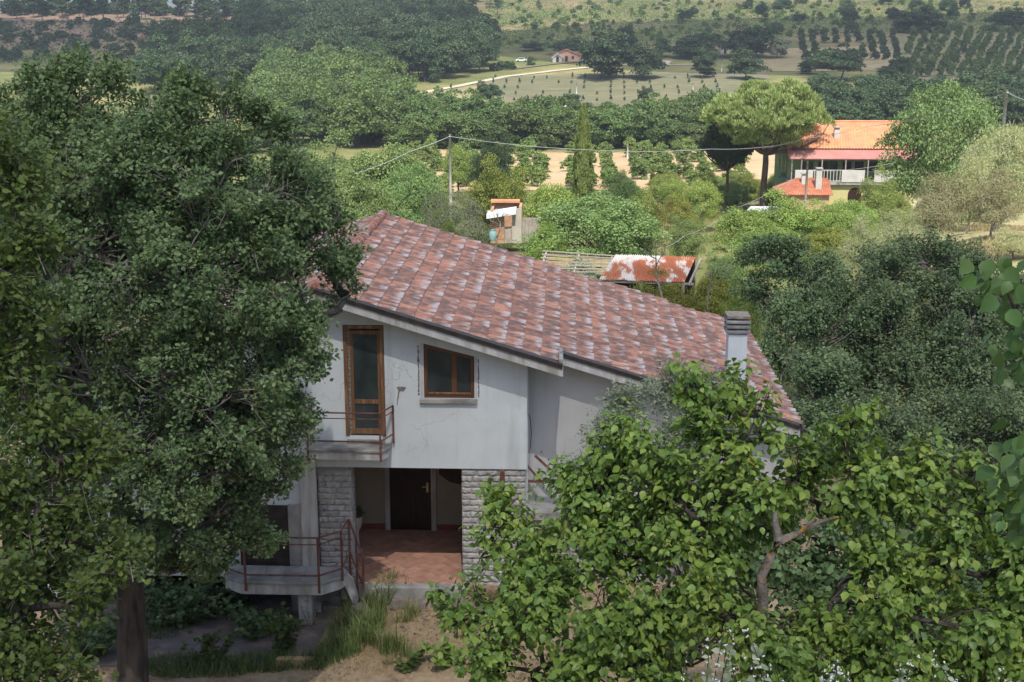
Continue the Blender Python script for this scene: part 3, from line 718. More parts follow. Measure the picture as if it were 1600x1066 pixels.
# entrance landing on the lower left with its stair
LZ = 0.40
LP = [(-6.95, YF - 0.11), (-6.95, 24.98), (-6.55, 24.72), (-4.90, 24.72), (-4.55, 25.02), (-4.42, 25.36), (-4.42, YF - 0.11)]
land = part(MB().prism_z(LP[::-1], LZ - 0.30, LZ - 0.07), 'landing', M['concrete_white'])
LT = [(x - (0.02 if x < -6 else -0.02), y - (0.035 if y < 25.3 else 0)) for x, y in LP]
part(MB().prism_z(LT[::-1], LZ - 0.068, LZ), 'landing_top', M['concrete'], land, bevel=0.012)
for k in range(4):
    part(MB().box(-6.52 + k * 0.41, -6.13 + k * 0.41, 24.92, 25.30, LZ + 0.001, LZ + 0.012), 'slab_tile', M['concrete'], land)
part(MB().box(-5.42, -5.15, 24.90, YF - 0.11, -1.0, LZ - 0.302), 'support_wall', M['concrete_white'], land)
mb = MB()
soff = [P(466, 927, 25.15), P(535, 905, 25.35), P(556, 950, 25.75), P(482, 951, 25.75)]
mb.add([*soff, *[p + np.array([0.02, 0.08, 0.03]) for p in soff]], [(0, 1, 2, 3), (7, 6, 5, 4), (0, 4, 5, 1), (1, 5, 6, 2), (2, 6, 7, 3), (3, 7, 4, 0)])
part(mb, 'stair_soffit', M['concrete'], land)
for k in range(4):
    x0 = -4.415 + k * 0.02; y0 = 25.30 - k * 0.02
    part(MB().prism_z([(x0, y0), (x0 + 0.20, y0), (x0 + 0.20, YF - 0.28), (x0, YF - 0.28)], -0.45, LZ - 0.13 * (k + 1)), 'stair_step', M['concrete'], land, bevel=0.008) if k == 0 else \
        part(MB().prism_z([(x0 + k * 0.18, y0), (x0 + k * 0.18 + 0.20, y0), (x0 + k * 0.18 + 0.20, YF - 0.28), (x0 + k * 0.18, YF - 0.28)], -0.45, LZ - 0.13 * (k + 1)), 'stair_step', M['concrete'], land, bevel=0.008)
mb = MB(); q = [P(534, 888, 25.24), P(551, 905, 25.20), P(560, 935, 25.18), P(555, 951, 25.18), P(540, 918, 25.2), P(533, 897, 25.24)]
mb.add([*q, *[p + np.array([0, 0.07, 0]) for p in q]], [(5, 4, 3, 2, 1, 0), (6, 7, 8, 9, 10, 11)] + [(i, (i + 1) % 6, 6 + (i + 1) % 6, 6 + i) for i in range(6)])
part(mb, 'stringer', M['concrete_white'], land)
zt = LZ + 0.97
a0, b0, c0, d0 = (-6.45, 24.70), (-4.93, 24.70), (-4.50, 25.02), (-4.38, 25.30)
for z, r in ((zt, 0.020), (zt - 0.15, 0.012), (LZ + 0.14, 0.020)):
    rail_part([(*a0, z), (*b0, z)], r, 'rail', land); rail_part([(*b0, z), (*c0, z + 0.03)], r, 'rail', land)
    rail_part([(-6.92, 25.0, z), (*a0, z)], r, 'rail', land)
rail_part([(*c0, zt + 0.03), (*d0, zt + 0.18)], 0.02, 'rail', land); rail_part([(*c0, LZ + 0.17), (*d0, LZ + 0.40)], 0.02, 'rail', land)
e0 = P(567, 872, 25.25); e1 = P(566, 905, 25.25)
rail_part([(*d0, zt + 0.18), e0], 0.022, 'rail', land); rail_part([(*d0, LZ + 0.42), P(566, 912, 25.25)], 0.018, 'rail', land)
for x, y, z0, z1 in ((*a0, LZ - 0.22, zt), (*b0, LZ - 0.24, zt), (*c0, LZ - 0.1, zt + 0.03), (*d0, LZ - 0.2, zt + 0.18), (-6.92, 25.0, LZ - .1, zt), (e0[0], 25.25, 0.0, e0[2])):
    part(MB().box(x - 0.022, x + 0.022, y - 0.022, y + 0.022, z0, z1), 'post', M['rust'], land)
m_ = (np.array([*d0, zt + 0.18]) + e0) / 2
part(MB().box(m_[0] - 0.02, m_[0] + 0.02, m_[1] - 0.02, m_[1] + 0.02, -0.1, m_[2]), 'post', M['rust'], land)

# roof slabs
XE, XW, YB, XS = 4.98, -12.4, 35.0, 0.03
Y1, Y2 = 25.10, 26.00                                # front edge of the two rakes
def slope_quad(mb, xa, xb, ya, yb, top, bot):
    mb.prism([(xa, roof_z(xa) + bot), (xb, roof_z(xb) + bot), (xb, roof_z(xb) + top), (xa, roof_z(xa) + top)], ya, yb)
mb = MB(); slope_quad(mb, XR, XS, Y1, YB, -0.10, -0.27); slope_quad(mb, XS + 0.001, XE - 0.05, Y2, YB - 0.002, -0.10, -0.27); slope_quad(mb, XW + .05, XR - .001, Y1, YB, -0.10, -0.27)
roof = part(mb, 'roof', M['concrete_white'])
mb = MB()
slope_quad(mb, XR, XS - 0.01, Y1 - 0.012, Y1 + 0.20, -0.02, -0.098); slope_quad(mb, XS + 0.002, XE - 0.06, Y2 - 0.012, Y2 + 0.20, -0.02, -0.098); slope_quad(mb, XW + .06, XR - .001, Y1 - 0.012, Y1 + 0.20, -0.02, -0.098)
part(mb, 'rake_flashing', M['dark_metal'], roof)
mb = MB()
slope_quad(mb, XR, XS - 0.01, Y1 - 0.03, Y1 - 0.013, -0.075, -0.105); slope_quad(mb, XS + 0.002, XE - 0.06, Y2 - 0.03, Y2 - 0.013, -0.075, -0.105)
part(mb, 'flashing_lip', M['dark_metal'], roof)
mb = MB(); slope_quad(mb, XS - 0.08, XS - 0.002, Y1 + 0.10, Y2 + 0.15, 0.05, -0.098); part(mb, 'step_kerb', M['concrete'], roof)
mb = MB(); mb.tube([(XE + 0.02, Y2 - 0.02, roof_z(XE) - 0.14), (XE + 0.02, YB, roof_z(XE) - 0.14)], 0.07, 8); part(mb, 'eave_gutter', M['dark_metal'], roof)

# roof tiles: S-profile, laid in courses that run back from the rake
ncourse = 27
pitch_x = (XE - XR - 0.06) / ncourse
TW = 0.292
def tile_arrays():
    nv = 8; prof = []
    for k in range(nv + 1):
        t = k / nv
        prof.append((t * (TW + 0.02), 0.040 * math.sin(t * 2 * math.pi * 0.98 - 0.5) + 0.008 * math.sin(4 * math.pi * t)))
    Ls = pitch_x / math.cos(math.atan(SL)) + 0.055
    V = []; UV = []
    for (u, lift) in ((0.0, 0.0), (0.5, 0.016), (1.0, 0.036)):
        for k, (y, z) in enumerate(prof): V.append((u * Ls, y, z + lift)); UV.append((u, k / nv))
    for k, (y, z) in enumerate(prof): V.append((Ls - 0.004, y, z + 0.036 - 0.026)); UV.append((1.0, k / nv))
    Fq = [(r * (nv + 1) + k, (r + 1) * (nv + 1) + k, (r + 1) * (nv + 1) + k + 1, r * (nv + 1) + k + 1) for r in range(3) for k in range(nv)]
    return np.array(V), np.array(Fq), np.array(UV)
TV, TF, TUV = tile_arrays()
def uv_mesh(name, V, Fq, UV):
    me = fast_mesh(name, V, [Fq]); uvl = me.uv_layers.new(name='UVMap')
    uvl.data.foreach_set('uv', UV[Fq.ravel()].astype(np.float32).ravel())
    me.polygons.foreach_set('use_smooth', [True] * len(me.polygons)); me.materials.append(M['tile']); return me
tile_me = uv_mesh('roof_tile', TV, TF, TUV)
ang = math.atan(SL)
tiles = []
for c in range(ncourse):
    x = XR + 0.03 + c * pitch_x
    y = (Y1 if x + pitch_x * 0.6 < XS else Y2) + 0.19 + random.uniform(-0.01, 0.01)
    while y < YB - 0.05:
        tiles.append((x + random.uniform(-0.008, 0.008), y, roof_z(x) - 0.045 + random.uniform(-.003, .004), ang + random.uniform(-.012, .012), random.uniform(-.012, .012), 1))
        y += TW
def visible_key(t): return t[1] - (0 if t[0] < 2.6 else -6) + (0 if t[0] > -3.9 else 5)
tiles.sort(key=visible_key)
near_tiles, far_tiles = tiles[:300], tiles[300:]
y_left = []
for c in range(20):
    x = XR - 0.03 - c * pitch_x
    y = Y1 + 0.19
    while y < YB - 0.05:
        y_left.append((x, y, roof_z(x) - 0.045 + random.uniform(-.003, .004), ang, 0.0, -1)); y += TW
for (x, y, z, a_, rz, sg) in near_tiles:
    o = link(bpy.data.objects.new('roof_tile', tile_me), roof); o.location = (x, y, z); o.rotation_euler = (0, a_, rz)
def join_tiles(lst, name):
    Vs, Fs, UVs = [], [], []
    for i, (x, y, z, a_, rz, sg) in enumerate(lst):
        R = Matrix.Rotation(rz, 3, 'Z') @ Matrix.Rotation(a_, 3, 'Y')
        v = TV @ np.array(R).T
        if sg < 0: v = v * np.array([-1, 1, 1])
        Vs.append(v + np.array([x, y, z])); Fs.append((TF if sg > 0 else TF[:, ::-1]) + i * len(TV)); UVs.append(TUV)
    me = uv_mesh(name, np.concatenate(Vs), np.concatenate(Fs), np.concatenate(UVs))
    return tag(link(bpy.data.objects.new(name, me), roof), kind='stuff')
join_tiles(far_tiles, 'upper_roof_tiles')
join_tiles(y_left, 'left_slope_tiles')
# ridge caps
def cap_mesh():
    V = []; nseg = 8
    for (y, r) in ((0.0, 0.135), (0.43, 0.115)):
        for k in range(nseg + 1):
            t = math.pi * (k / nseg * 1.1 - 0.05); V.append((r * math.cos(t), y, r * 0.85 * math.sin(t)))
    n = nseg + 1
    V += [(0, 0.0, -0.02), (0, 0.43, -0.02)]
    Fq = [(k, k + 1, n + k + 1, n + k) for k in range(nseg)] + [(k + 1, k, 2 * n) for k in range(nseg)] + [(n + k, n + k + 1, 2 * n + 1) for k in range(nseg)]
    me = bpy.data.meshes.new('ridge_tile'); me.from_pydata(V, [], Fq); me.update(); me.materials.append(M['ridge'])
    me.polygons.foreach_set('use_smooth', [True] * len(me.polygons)); return me
cm = cap_mesh()
for k in range(26):
    o = link(bpy.data.objects.new('ridge_tile', cm), roof); o.location = (XR + random.uniform(-.01, .01), Y1 + 0.12 + k * 0.38, ZR - 0.02 + random.uniform(-.006, .006)); o.rotation_euler = (-0.03, 0, random.uniform(-.02, .02))
# chimney
def roof_hit(px, py):
    d = ray(px, py); t = (ZR - SL * (EYE[0] - XR) - EYE[2]) / (d[2] + SL * d[0]); return EYE + d * t
cb = roof_hit(1150, 606)
cx, cy = cb[0], cb[1] + 0.24
ct = P(1150, 490, cy)[2]
w_ = 17.0 / ppm((cx, cy, ct)) * 0.86
chim = part(MB().box(cx - w_, cx + w_, cy - w_, cy + w_, roof_z(cx) - 0.5, ct - 0.42), 'chimney', M['plaster'], bevel=0.006)
part(MB().box(cx - w_ - 0.02, cx + w_ + 0.02, cy - w_ - 0.02, cy + w_ + 0.02, roof_z(cx) - 0.4, roof_z(cx) + 0.17), 'chimney_flashing', M['dark_metal'], chim)
M['cap_lichen'] = simple('lichen_concrete', (0.22, 0.20, 0.18), (0.36, 0.33, 0.28), 9, 0.95, 0.8, c3=(0.42, 0.19, 0.05))
for k in range(4):
    zt_ = ct - k * 0.108
    part(MB().box(cx - w_ - 0.05 - .008 * (k % 2), cx + w_ + 0.05 + .008 * (k % 2), cy - w_ - 0.05, cy + w_ + 0.05, zt_ - 0.068, zt_), 'cap_slab', M['cap_lichen'] if k == 0 else M['concrete'], chim, bevel=0.012)
    part(MB().box(cx - w_ * .7, cx + w_ * .7, cy - w_ * .7, cy + w_ * .7, zt_ - 0.107, zt_ - 0.069), 'cap_spacer', M['stone_core'], chim)
# cable on the corner, iron bracket over the pier, loose rails beside the recess
a = P(826, 655, YF + 0.5); b = P(829, 700, YF + 0.5)
part(MB().tube([(-0.68, YF + 0.55, a[2] + .1), (-0.64, YF + 0.5, a[2]), (-0.62, YF + 0.5, (a[2] + b[2]) / 2), (-0.64, YF + 0.5, b[2]), (-0.68, YF + 0.55, b[2] - .12)], 0.009, 6), 'wall_cable', M['dark_metal'])
a = P(785, 735, YF); mb = MB(); mb.box(a[0] - 0.05, a[0] + 0.05, YF - 0.13, YF - 0.03, a[2] - 0.30, a[2] + 0.02); part(mb, 'iron_bracket', M['rust'])
part(MB().bar((a[0] + .01, YF - 0.07, a[2] - 0.31), (a[0] + 0.06, YF - 0.05, a[2] - 0.56), 0.04, 0.03), 'bracket_arm', M['dark_metal'])
rr = part(MB().bar(P(836, 712, 26.1), P(893, 765, 26.0), 0.045, 0.045), 'terrace_rail', M['rust'])
part(MB().bar(P(824, 752, 26.2), P(910, 753, 26.1), 0.05, 0.05), 'rail', M['rust'], rr)
part(MB().bar(P(824, 728, 26.2), P(845, 752, 26.15), 0.04, 0.04), 'rail', M['rust'], rr)
part(MB().box(-0.69, 2.6, 25.9, 26.43, 1.35, 1.50), 'terrace_slab', M['concrete'], rr)

# things in the porch
cab = empty('wall_cabinet', (-2.2, 28.4, 1.2), 'dark brown cabinet hanging on the right in the shaded porch', 'cabinet')
part(MB().prism([(-2.78, 1.48), (-2.55, 1.30), (-2.02, 1.18), (-2.02, 2.5), (-2.78, 2.5)], 28.25, 28.53), 'cabinet_body', M['dark_wood'], cab, bevel=0.01)
part(MB().box(-2.74, -2.42, 28.235, 28.249, 1.5, 2.45), 'cabinet_door', M['dark_wood'], cab, bevel=0.006)
part(MB().box(-2.40, -2.06, 28.235, 28.249, 1.4, 2.45), 'cabinet_door', M['dark_wood'], cab, bevel=0.006)
pl = empty('plant_stand', (-4.55, 27.2, 0.0), 'grey pedestal with dark potted plant just inside the porch', 'plant stand')
mb = MB()
for (z, r) in ((0, .12), (0.06, .12), (0.09, .07), (0.5, .055), (0.56, .11), (0.62, .13), (0.86, .10), (0.88, .14)): pass
prof = [(0.0, .13), (0.06, .13), (0.10, .075), (0.50, .06), (0.56, .10), (0.60, .12), (0.78, .14), (0.86, .15)]
v, f = tube_arrays([(-4.55, 27.2, z) for z, r in prof], [r for z, r in prof], 14)
mb.add(v, [tuple(q) for q in f]); part(mb, 'pedestal', M['concrete_white'], pl, smooth=True)

# ================================================================== FOLIAGE TOOLS
def unit(v): return v / (np.linalg.norm(v, axis=-1, keepdims=True) + 1e-9)
TEMPL = {
    'quad': (np.array([(0, 0, 0), (0.34, 0.5, 0.08), (0, 1, -0.04), (-0.34, 0.5, 0.08)]), np.array([(0, 1, 2, 3)])),
    'thin': (np.array([(0, 0, 0), (0.11, 0.5, 0.03), (0, 1, -0.03), (-0.11, 0.5, 0.03)]), np.array([(0, 1, 2, 3)])),
    'leaf5': (np.array([(0, 0, 0), (0.36, 0.40, 0.08), (0.20, 0.92, 0.0), (-0.20, 0.95, 0.02), (-0.36, 0.42, 0.10)]), np.array([(0, 1, 2, 3, 4)])),
    'wide': (np.array([(0, 0, 0), (0.48, 0.42, 0.10), (0.25, 0.95, 0.0), (-0.25, 0.95, 0.02), (-0.48, 0.42, 0.12)]), np.array([(0, 1, 2, 3, 4)])),
    'oak': (np.array([(0, 0, 0), (0.20, 0.22, 0.04), (0.15, 0.36, 0.03), (0.34, 0.55, 0.08), (0.24, 0.68, 0.04), (0.22, 0.92, 0), (0, 1.0, -0.04),
                      (-0.22, 0.90, 0), (-0.24, 0.66, 0.04), (-0.36, 0.55, 0.08), (-0.15, 0.36, 0.03), (-0.20, 0.22, 0.04)]), np.array([tuple(range(12))])),
    'ovate': (np.array([(0, 0, 0), (0.30, 0.18, 0.07), (0.40, 0.45, 0.09), (0.24, 0.76, 0.02), (0, 1.05, -0.16), (-0.24, 0.76, 0.02), (-0.40, 0.45, 0.09), (-0.30, 0.18, 0.07),
                        (0, 0.22, 0.0), (0, 0.5, -0.01), (0, 0.78, -0.06)]),
              np.array([(0, 1, 8), (0, 8, 7), (1, 2, 9), (1, 9, 8), (7, 8, 9), (7, 9, 6), (2, 3, 10), (2, 10, 9), (6, 9, 10), (6, 10, 5), (3, 4, 10), (5, 10, 4)])),
}
def leaf_arrays(C, A, Nn, S, templ):
    """leaves at C, growing along A, facing Nn, of length S"""
    T, Fc = TEMPL[templ]
    A = unit(A); Nn = unit(Nn - (Nn * A).sum(1, keepdims=True) * A); B = np.cross(A, Nn)
    S = S[:, None, None]
    V = C[:, None, :] + S * (T[None, :, 0:1] * B[:, None, :] + T[None, :, 1:2] * A[:, None, :] + T[None, :, 2:3] * Nn[:, None, :])
    Fi = (Fc[None] + (np.arange(len(C)) * len(T))[:, None, None]).reshape(-1, Fc.shape[1])
    return V.reshape(-1, 3), Fi
def leaf_mesh(name, C, A, Nn, S, templ, mat):
    v, f = leaf_arrays(C, A, Nn, S, templ); me = fast_mesh(name, v, [f])
    if mat: me.materials.append(mat)
    return me
def two_mat_mesh(name, lv, lf, wv, wf, lm, wm):
    V = np.concatenate([lv, wv]); me = fast_mesh(name, V, [lf, wf + len(lv)])
    me.materials.append(lm); me.materials.append(wm)
    me.polygons.foreach_set('material_index', np.concatenate([np.zeros(len(lf), np.int32), np.ones(len(wf), np.int32)]))
    return me
def sphere(rng, n): return unit(rng.normal(size=(n, 3)))
def bend(rng, a, b, n=5, amp=0.12):
    a = np.asarray(a, float); b = np.asarray(b, float); t = np.linspace(0, 1, n)[:, None]
    ln = np.linalg.norm(b - a); off = rng.normal(size=3) * amp * ln
    return a * (1 - t) + b * t + np.sin(t * math.pi) * off

def puff_tree(seed, H, W, base, ncl, nper, leaf, templ='quad', flat=0.85, crad=(0.12, 0.21), lump=0.22, trunk=0.03, top=0.0, low=-0.8, multi=1):
    """free-standing tree about its foot: crown of many leaf clumps on a lumpy volume, trunk and limbs"""
    rng = np.random.default_rng(seed)
    d = sphere(rng, ncl * 3); d = d[d[:, 2] > low][:ncl]
    n = len(d)
    lumps = np.ones(n)
    for k in range(6):
        w = rng.normal(size=3) * 2.2; lumps += lump / 2.2 * np.sin(d @ w + rng.uniform(0, 6.3))
    r = (0.45 + 0.55 * rng.random(n) ** 0.55) * lumps
    cz = (H + base) / 2; rz = (H - base) / 2
    cen = d * r[:, None] * np.array([W / 2, W / 2, rz]) * 0.86
    cen[:, :2] *= (1 - top * np.clip(cen[:, 2:3] / rz, 0, 1))
    cen[:, 2] += cz
    rc = W * rng.uniform(*crad, n)
    o = sphere(rng, n * nper); o[:, 2] = np.abs(o[:, 2]) * 1.0 - 0.35
    cid = np.repeat(np.arange(n), nper)
    rad = rc[cid] * (0.35 + 0.65 * rng.random(n * nper) ** 0.5)
    C = cen[cid] + o * rad[:, None] * np.array([1, 1, flat])
    out = unit(C - np.array([0, 0, cz * 0.85]))
    Nn = o * 0.6 + out * 0.6 + np.array([0, 0, 0.3]) + rng.normal(size=o.shape) * 0.45
    A = rng.normal(size=o.shape) + out * 0.5 + np.array([0, 0, -0.25])
    S = leaf * rng.uniform(0.6, 1.3, len(C))
    W_ = Wood()
    limbs = []
    for k in range(multi):
        f0 = np.array([0, 0, 0.0]) if multi == 1 else np.append(rng.normal(size=2) * W * 0.05, 0)
        top_p = np.array([rng.normal() * W * 0.03, rng.normal() * W * 0.03, base + (H - base) * 0.28]) + (f0 * 3 if multi > 1 else 0)
        tr = H * trunk * (1 if multi == 1 else 0.6)
        tp = bend(rng, f0 - np.array([0, 0, 0.3]), top_p, 6, 0.05); W_.tube(tp, np.linspace(tr, tr * 0.6, 6), 8)
        pick = rng.choice(n, min(n, 9), replace=False)
        for c in pick:
            st = tp[-1] if rng.random() < .5 else tp[4]
            lp = bend(rng, st, cen[c], 6, 0.1); W_.tube(lp, np.linspace(tr * 0.5, tr * 0.12, 6), 5); limbs.append(lp)
    LP_ = np.concatenate(limbs)
    for c in rng.choice(n, min(n, 45), replace=False):
        k = np.argmin(((LP_ - cen[c]) ** 2).sum(1)); W_.tube(bend(rng, LP_[k], cen[c] + o[c] * rc[c] * .6, 4, 0.1), np.linspace(H * trunk * 0.16, H * trunk * 0.05, 4), 4)
    return dict(H=H, W=W, leaf=leaf_arrays(C, A, Nn, S, templ), wood=W_.arrays())
def proto_two(p, name, leaf_m, bark_m):
    lv, lf = p['leaf']; wv, wf = p['wood']
    a = fast_mesh(name + '_crown', lv, [lf]); a.materials.append(M[leaf_m])
    b = fast_mesh(name + '_trunk', wv, [wf]); b.materials.append(M[bark_m]); b.polygons.foreach_set('use_smooth', [True] * len(b.polygons))
    return dict(H=p['H'], W=p['W'], crown=a, trunk=b)
def proto_one(p, name, leaf_m, bark_m):
    return dict(H=p['H'], W=p['W'], one=two_mat_mesh(name, *p['leaf'], *p['wood'], M[leaf_m], M[bark_m]))
def set_slot(o, k, mat):
    o.material_slots[k].link = 'OBJECT'; o.material_slots[k].material = mat
def place(pr, name, x, y, H, W, label, cat='tree', group=None, leaf=None, bark=None, rz=None, z=None, crown='crown'):
    """a tree standing at x, y; a copy of the prototype with its parts"""
    z = float(terrain(x, y)) if z is None else z
    rz = random.uniform(0, 6.28) if rz is None else rz
    sc = (W / pr['W'], W / pr['W'], H / pr['H'])
    if 'one' in pr:
        o = bpy.data.objects.new(name, pr['one']); COL.objects.link(o)
        o.location = (x, y, z); o.rotation_euler = (0, 0, rz); o.scale = sc
        if leaf: set_slot(o, 0, M[leaf])
        return tag(o, label, cat, group)
    o = bpy.data.objects.new(name, None); COL.objects.link(o); o.location = (x, y, z); o.rotation_euler = (0, 0, rz); o.scale = sc
    tag(o, label, cat, group)
    for nm, me, mt in (('trunk', pr['trunk'], bark), (crown, pr['crown'], leaf)):
        c = bpy.data.objects.new(nm, me); COL.objects.link(c); c.parent = o
        if mt: set_slot(c, 0, M[mt])
    return o
def place_px(pr, name, px, top, Y, wpx, label, **kw):
    """crown top at photo pixel px, top; distance Y; crown as wide as wpx photo pixels; the foot is on the terrain below"""
    t = P(px, top, Y); x = t[0]; z = float(terrain(x, Y))
    return place(pr, name, x, Y, max(t[2] - z, 1.0), wpx / ppm(t), label, z=z, **kw)

# prototypes
MIDP = [proto_two(puff_tree(20 + k, 8, 8, b * 0.4, 110, 260, 0.185, 'quad', lump=lu * 1.1, top=tp, crad=(0.11, 0.22)), 'mid_tree', 'lf_green', 'bark') for k, (b, lu, tp) in enumerate(((1.2, 0.25, 0.1), (0.8, 0.4, 0.25), (1.5, 0.3, 0.0), (0.3, 0.35, 0.2)))]
OLIVEP = [proto_two(puff_tree(40 + k, 5, 5, 0.3, 110, 190, 0.19, 'thin', lump=0.35, crad=(0.12, 0.22)), 'olive', 'lf_olive', 'bark_pale') for k in range(2)]
FARP = [proto_one(puff_tree(60 + k, 9, 8.5, b * 0.35, 64, 150, 0.36, 'wide', lump=lu * 1.2, trunk=0.02, crad=(0.13, 0.24)), 'far_tree', 'lf_wood', 'bark') for k, (b, lu) in enumerate(((1.0, 0.25), (1.6, 0.35), (0.6, 0.3), (1.2, 0.45)))]
HAZP = [proto_one(puff_tree(80 + k, 3.6, 3.2, 0.1, 40, 60, 0.28, 'wide', lump=0.35, multi=4, trunk=0.02, top=-0.1), 'hazel', 'lf_hazel', 'bark_pale') for k in range(3)]
SHRP = [proto_one(puff_tree(90 + k, 2.0, 2.4, -0.2, 26, 44, 0.26, 'wide', lump=0.35, multi=3, trunk=0.02), 'shrub', 'lf_wood', 'bark') for k in range(3)]
PINEP = [proto_one(puff_tree(95 + k, 11, 5.0, 3.0, 46, 60, 0.5, 'wide', lump=0.4, trunk=0.016, top=0.3), 'pine', 'lf_wood', 'pine_bark') for k in range(3)]

def stone_pine(seed, H, W, cb):
    rng = np.random.default_rng(seed); n = 260
    d = sphere(rng, 2000); d = d[d[:, 2] > -0.5][:n]; n = len(d)
    r = np.where(rng.random(n) < 0.75, rng.uniform(0.82, 0.97, n), rng.uniform(0.4, 0.82, n)) * (1 + 0.06 * np.sin(d[:, 0] * 7) * np.sin(d[:, 1] * 6 + 1))
    rz = np.where(d[:, 2] > 0, (H - cb) * 0.62, (H - cb) * 0.62)
    hz_ = np.where(d[:, 2] < 0, 0.8 + 0.6 * d[:, 2], 1.0); cen = np.stack([d[:, 0] * r * hz_ * W / 2, d[:, 1] * r * hz_ * W / 2, cb + (H - cb) * 0.40 + d[:, 2] * r * rz * 0.95], 1)
    nper = 170; cid = np.repeat(np.arange(n), nper); o = sphere(rng, n * nper); o[:, 2] = np.abs(o[:, 2]) - 0.3
    C = cen[cid] + o * (rng.uniform(0.6, 1.0, n)[cid] * (0.5 + 0.5 * rng.random(n * nper)))[:, None] * np.array([1, 1, 0.75])
    A = o * 0.6 + np.array([0, 0, 0.8]) + rng.normal(size=o.shape) * 0.35; Nn = rng.normal(size=o.shape) + o
    S = rng.uniform(0.3, 0.5, len(C))
    Wd = Wood(); tp = np.array([[0, 0, -0.4], [0.1, 0, H * .2], [-0.05, 0.05, H * .4], [0, 0, cb - .2]]); Wd.tube(tp, [0.42, 0.36, 0.33, 0.30], 10)
    for c in rng.choice(n, 40, replace=False): Wd.tube(bend(rng, tp[-1], cen[c], 6, 0.08), np.linspace(0.20, 0.04, 6), 5)
    return dict(H=H, W=W, leaf=leaf_arrays(C, A, Nn, S, 'thin'), wood=Wd.arrays())
TEMPL['thin'][0][1:4:2, 0] *= 1.25
SPINE = proto_two(stone_pine(5, 13.0, 14.0, 6.3), 'stone_pine', 'lf_pine', 'pine_bark')
def cypress(seed, H, W):
    rng = np.random.default_rng(seed); n = 13000
    t = rng.random(n) ** 0.8; z = H * (0.02 + 0.98 * t)
    prof = np.interp(t, [0, 0.08, 0.3, 0.6, 0.85, 1], [0.55, 0.9, 1.0, 0.8, 0.42, 0.03]) * W / 2
    a = rng.uniform(0, 2 * math.pi, n)
    lob = 1 + 0.16 * np.sin(a * 5 + z * 2.1) + 0.12 * np.sin(a * 3 - z * 3.7)
    r = prof * lob * (0.72 + 0.28 * rng.random(n))
    C = np.stack([r * np.cos(a), r * np.sin(a), z], 1); out = np.stack([np.cos(a), np.sin(a), np.zeros(n)], 1)
    A = out * 0.35 + np.array([0, 0, 1.0]) + rng.normal(size=C.shape) * 0.15; Nn = out + rng.normal(size=C.shape) * 0.4
    Wd = Wood(); Wd.tube([(0, 0, -.3), (0, 0, H * .5), (0, 0, H * .95)], [0.14, 0.09, 0.02], 7)
    return dict(H=H, W=W, leaf=leaf_arrays(C, A, Nn, rng.uniform(0.18, 0.34, n), 'quad'), wood=Wd.arrays())
CYP = proto_two(cypress(9, 10, 2.1), 'cypress', 'lf_cypress', 'bark')

def branch_rec(rng, Wd, p, d, ln, r, depth, lim, spread=0.75):
    q = p + d * ln; Wd.tube(bend(rng, p, q, 4, 0.08), np.linspace(r, r * 0.62, 4), 5)
    if depth == 0: return
    for k in range(rng.integers(2, lim + 1)):
        nd = unit(d + rng.normal(size=3) * spread * np.array([1, 1, 0.6]) + np.array([0, 0, 0.12])); s = rng.uniform(0.45, 1.0)
        branch_rec(rng, Wd, p + (q - p) * s, nd, ln * rng.uniform(0.55, 0.85), r * 0.58, depth - 1, lim, spread)
def bare_tree(name, px, py, Y, ln, r, depth, seed, label, mat='bark_pale', lean=(0, 0, 1), z=None, cat='tree'):
    rng = np.random.default_rng(seed); p = P(px, py, Y); zt = float(terrain(p[0], Y))
    Wd = Wood(); st = np.array([p[0], Y, zt - 0.1]); Wd.tube(bend(rng, st, p, 4, 0.05), [r * 1.3, r * 1.15, r * 1.05, r], 6)
    branch_rec(rng, Wd, p, unit(np.array(lean, float)), ln, r, depth, 3)
    o = link(bpy.data.objects.new(name, Wd.mesh(name, M[mat]))); return tag(o, label, cat)

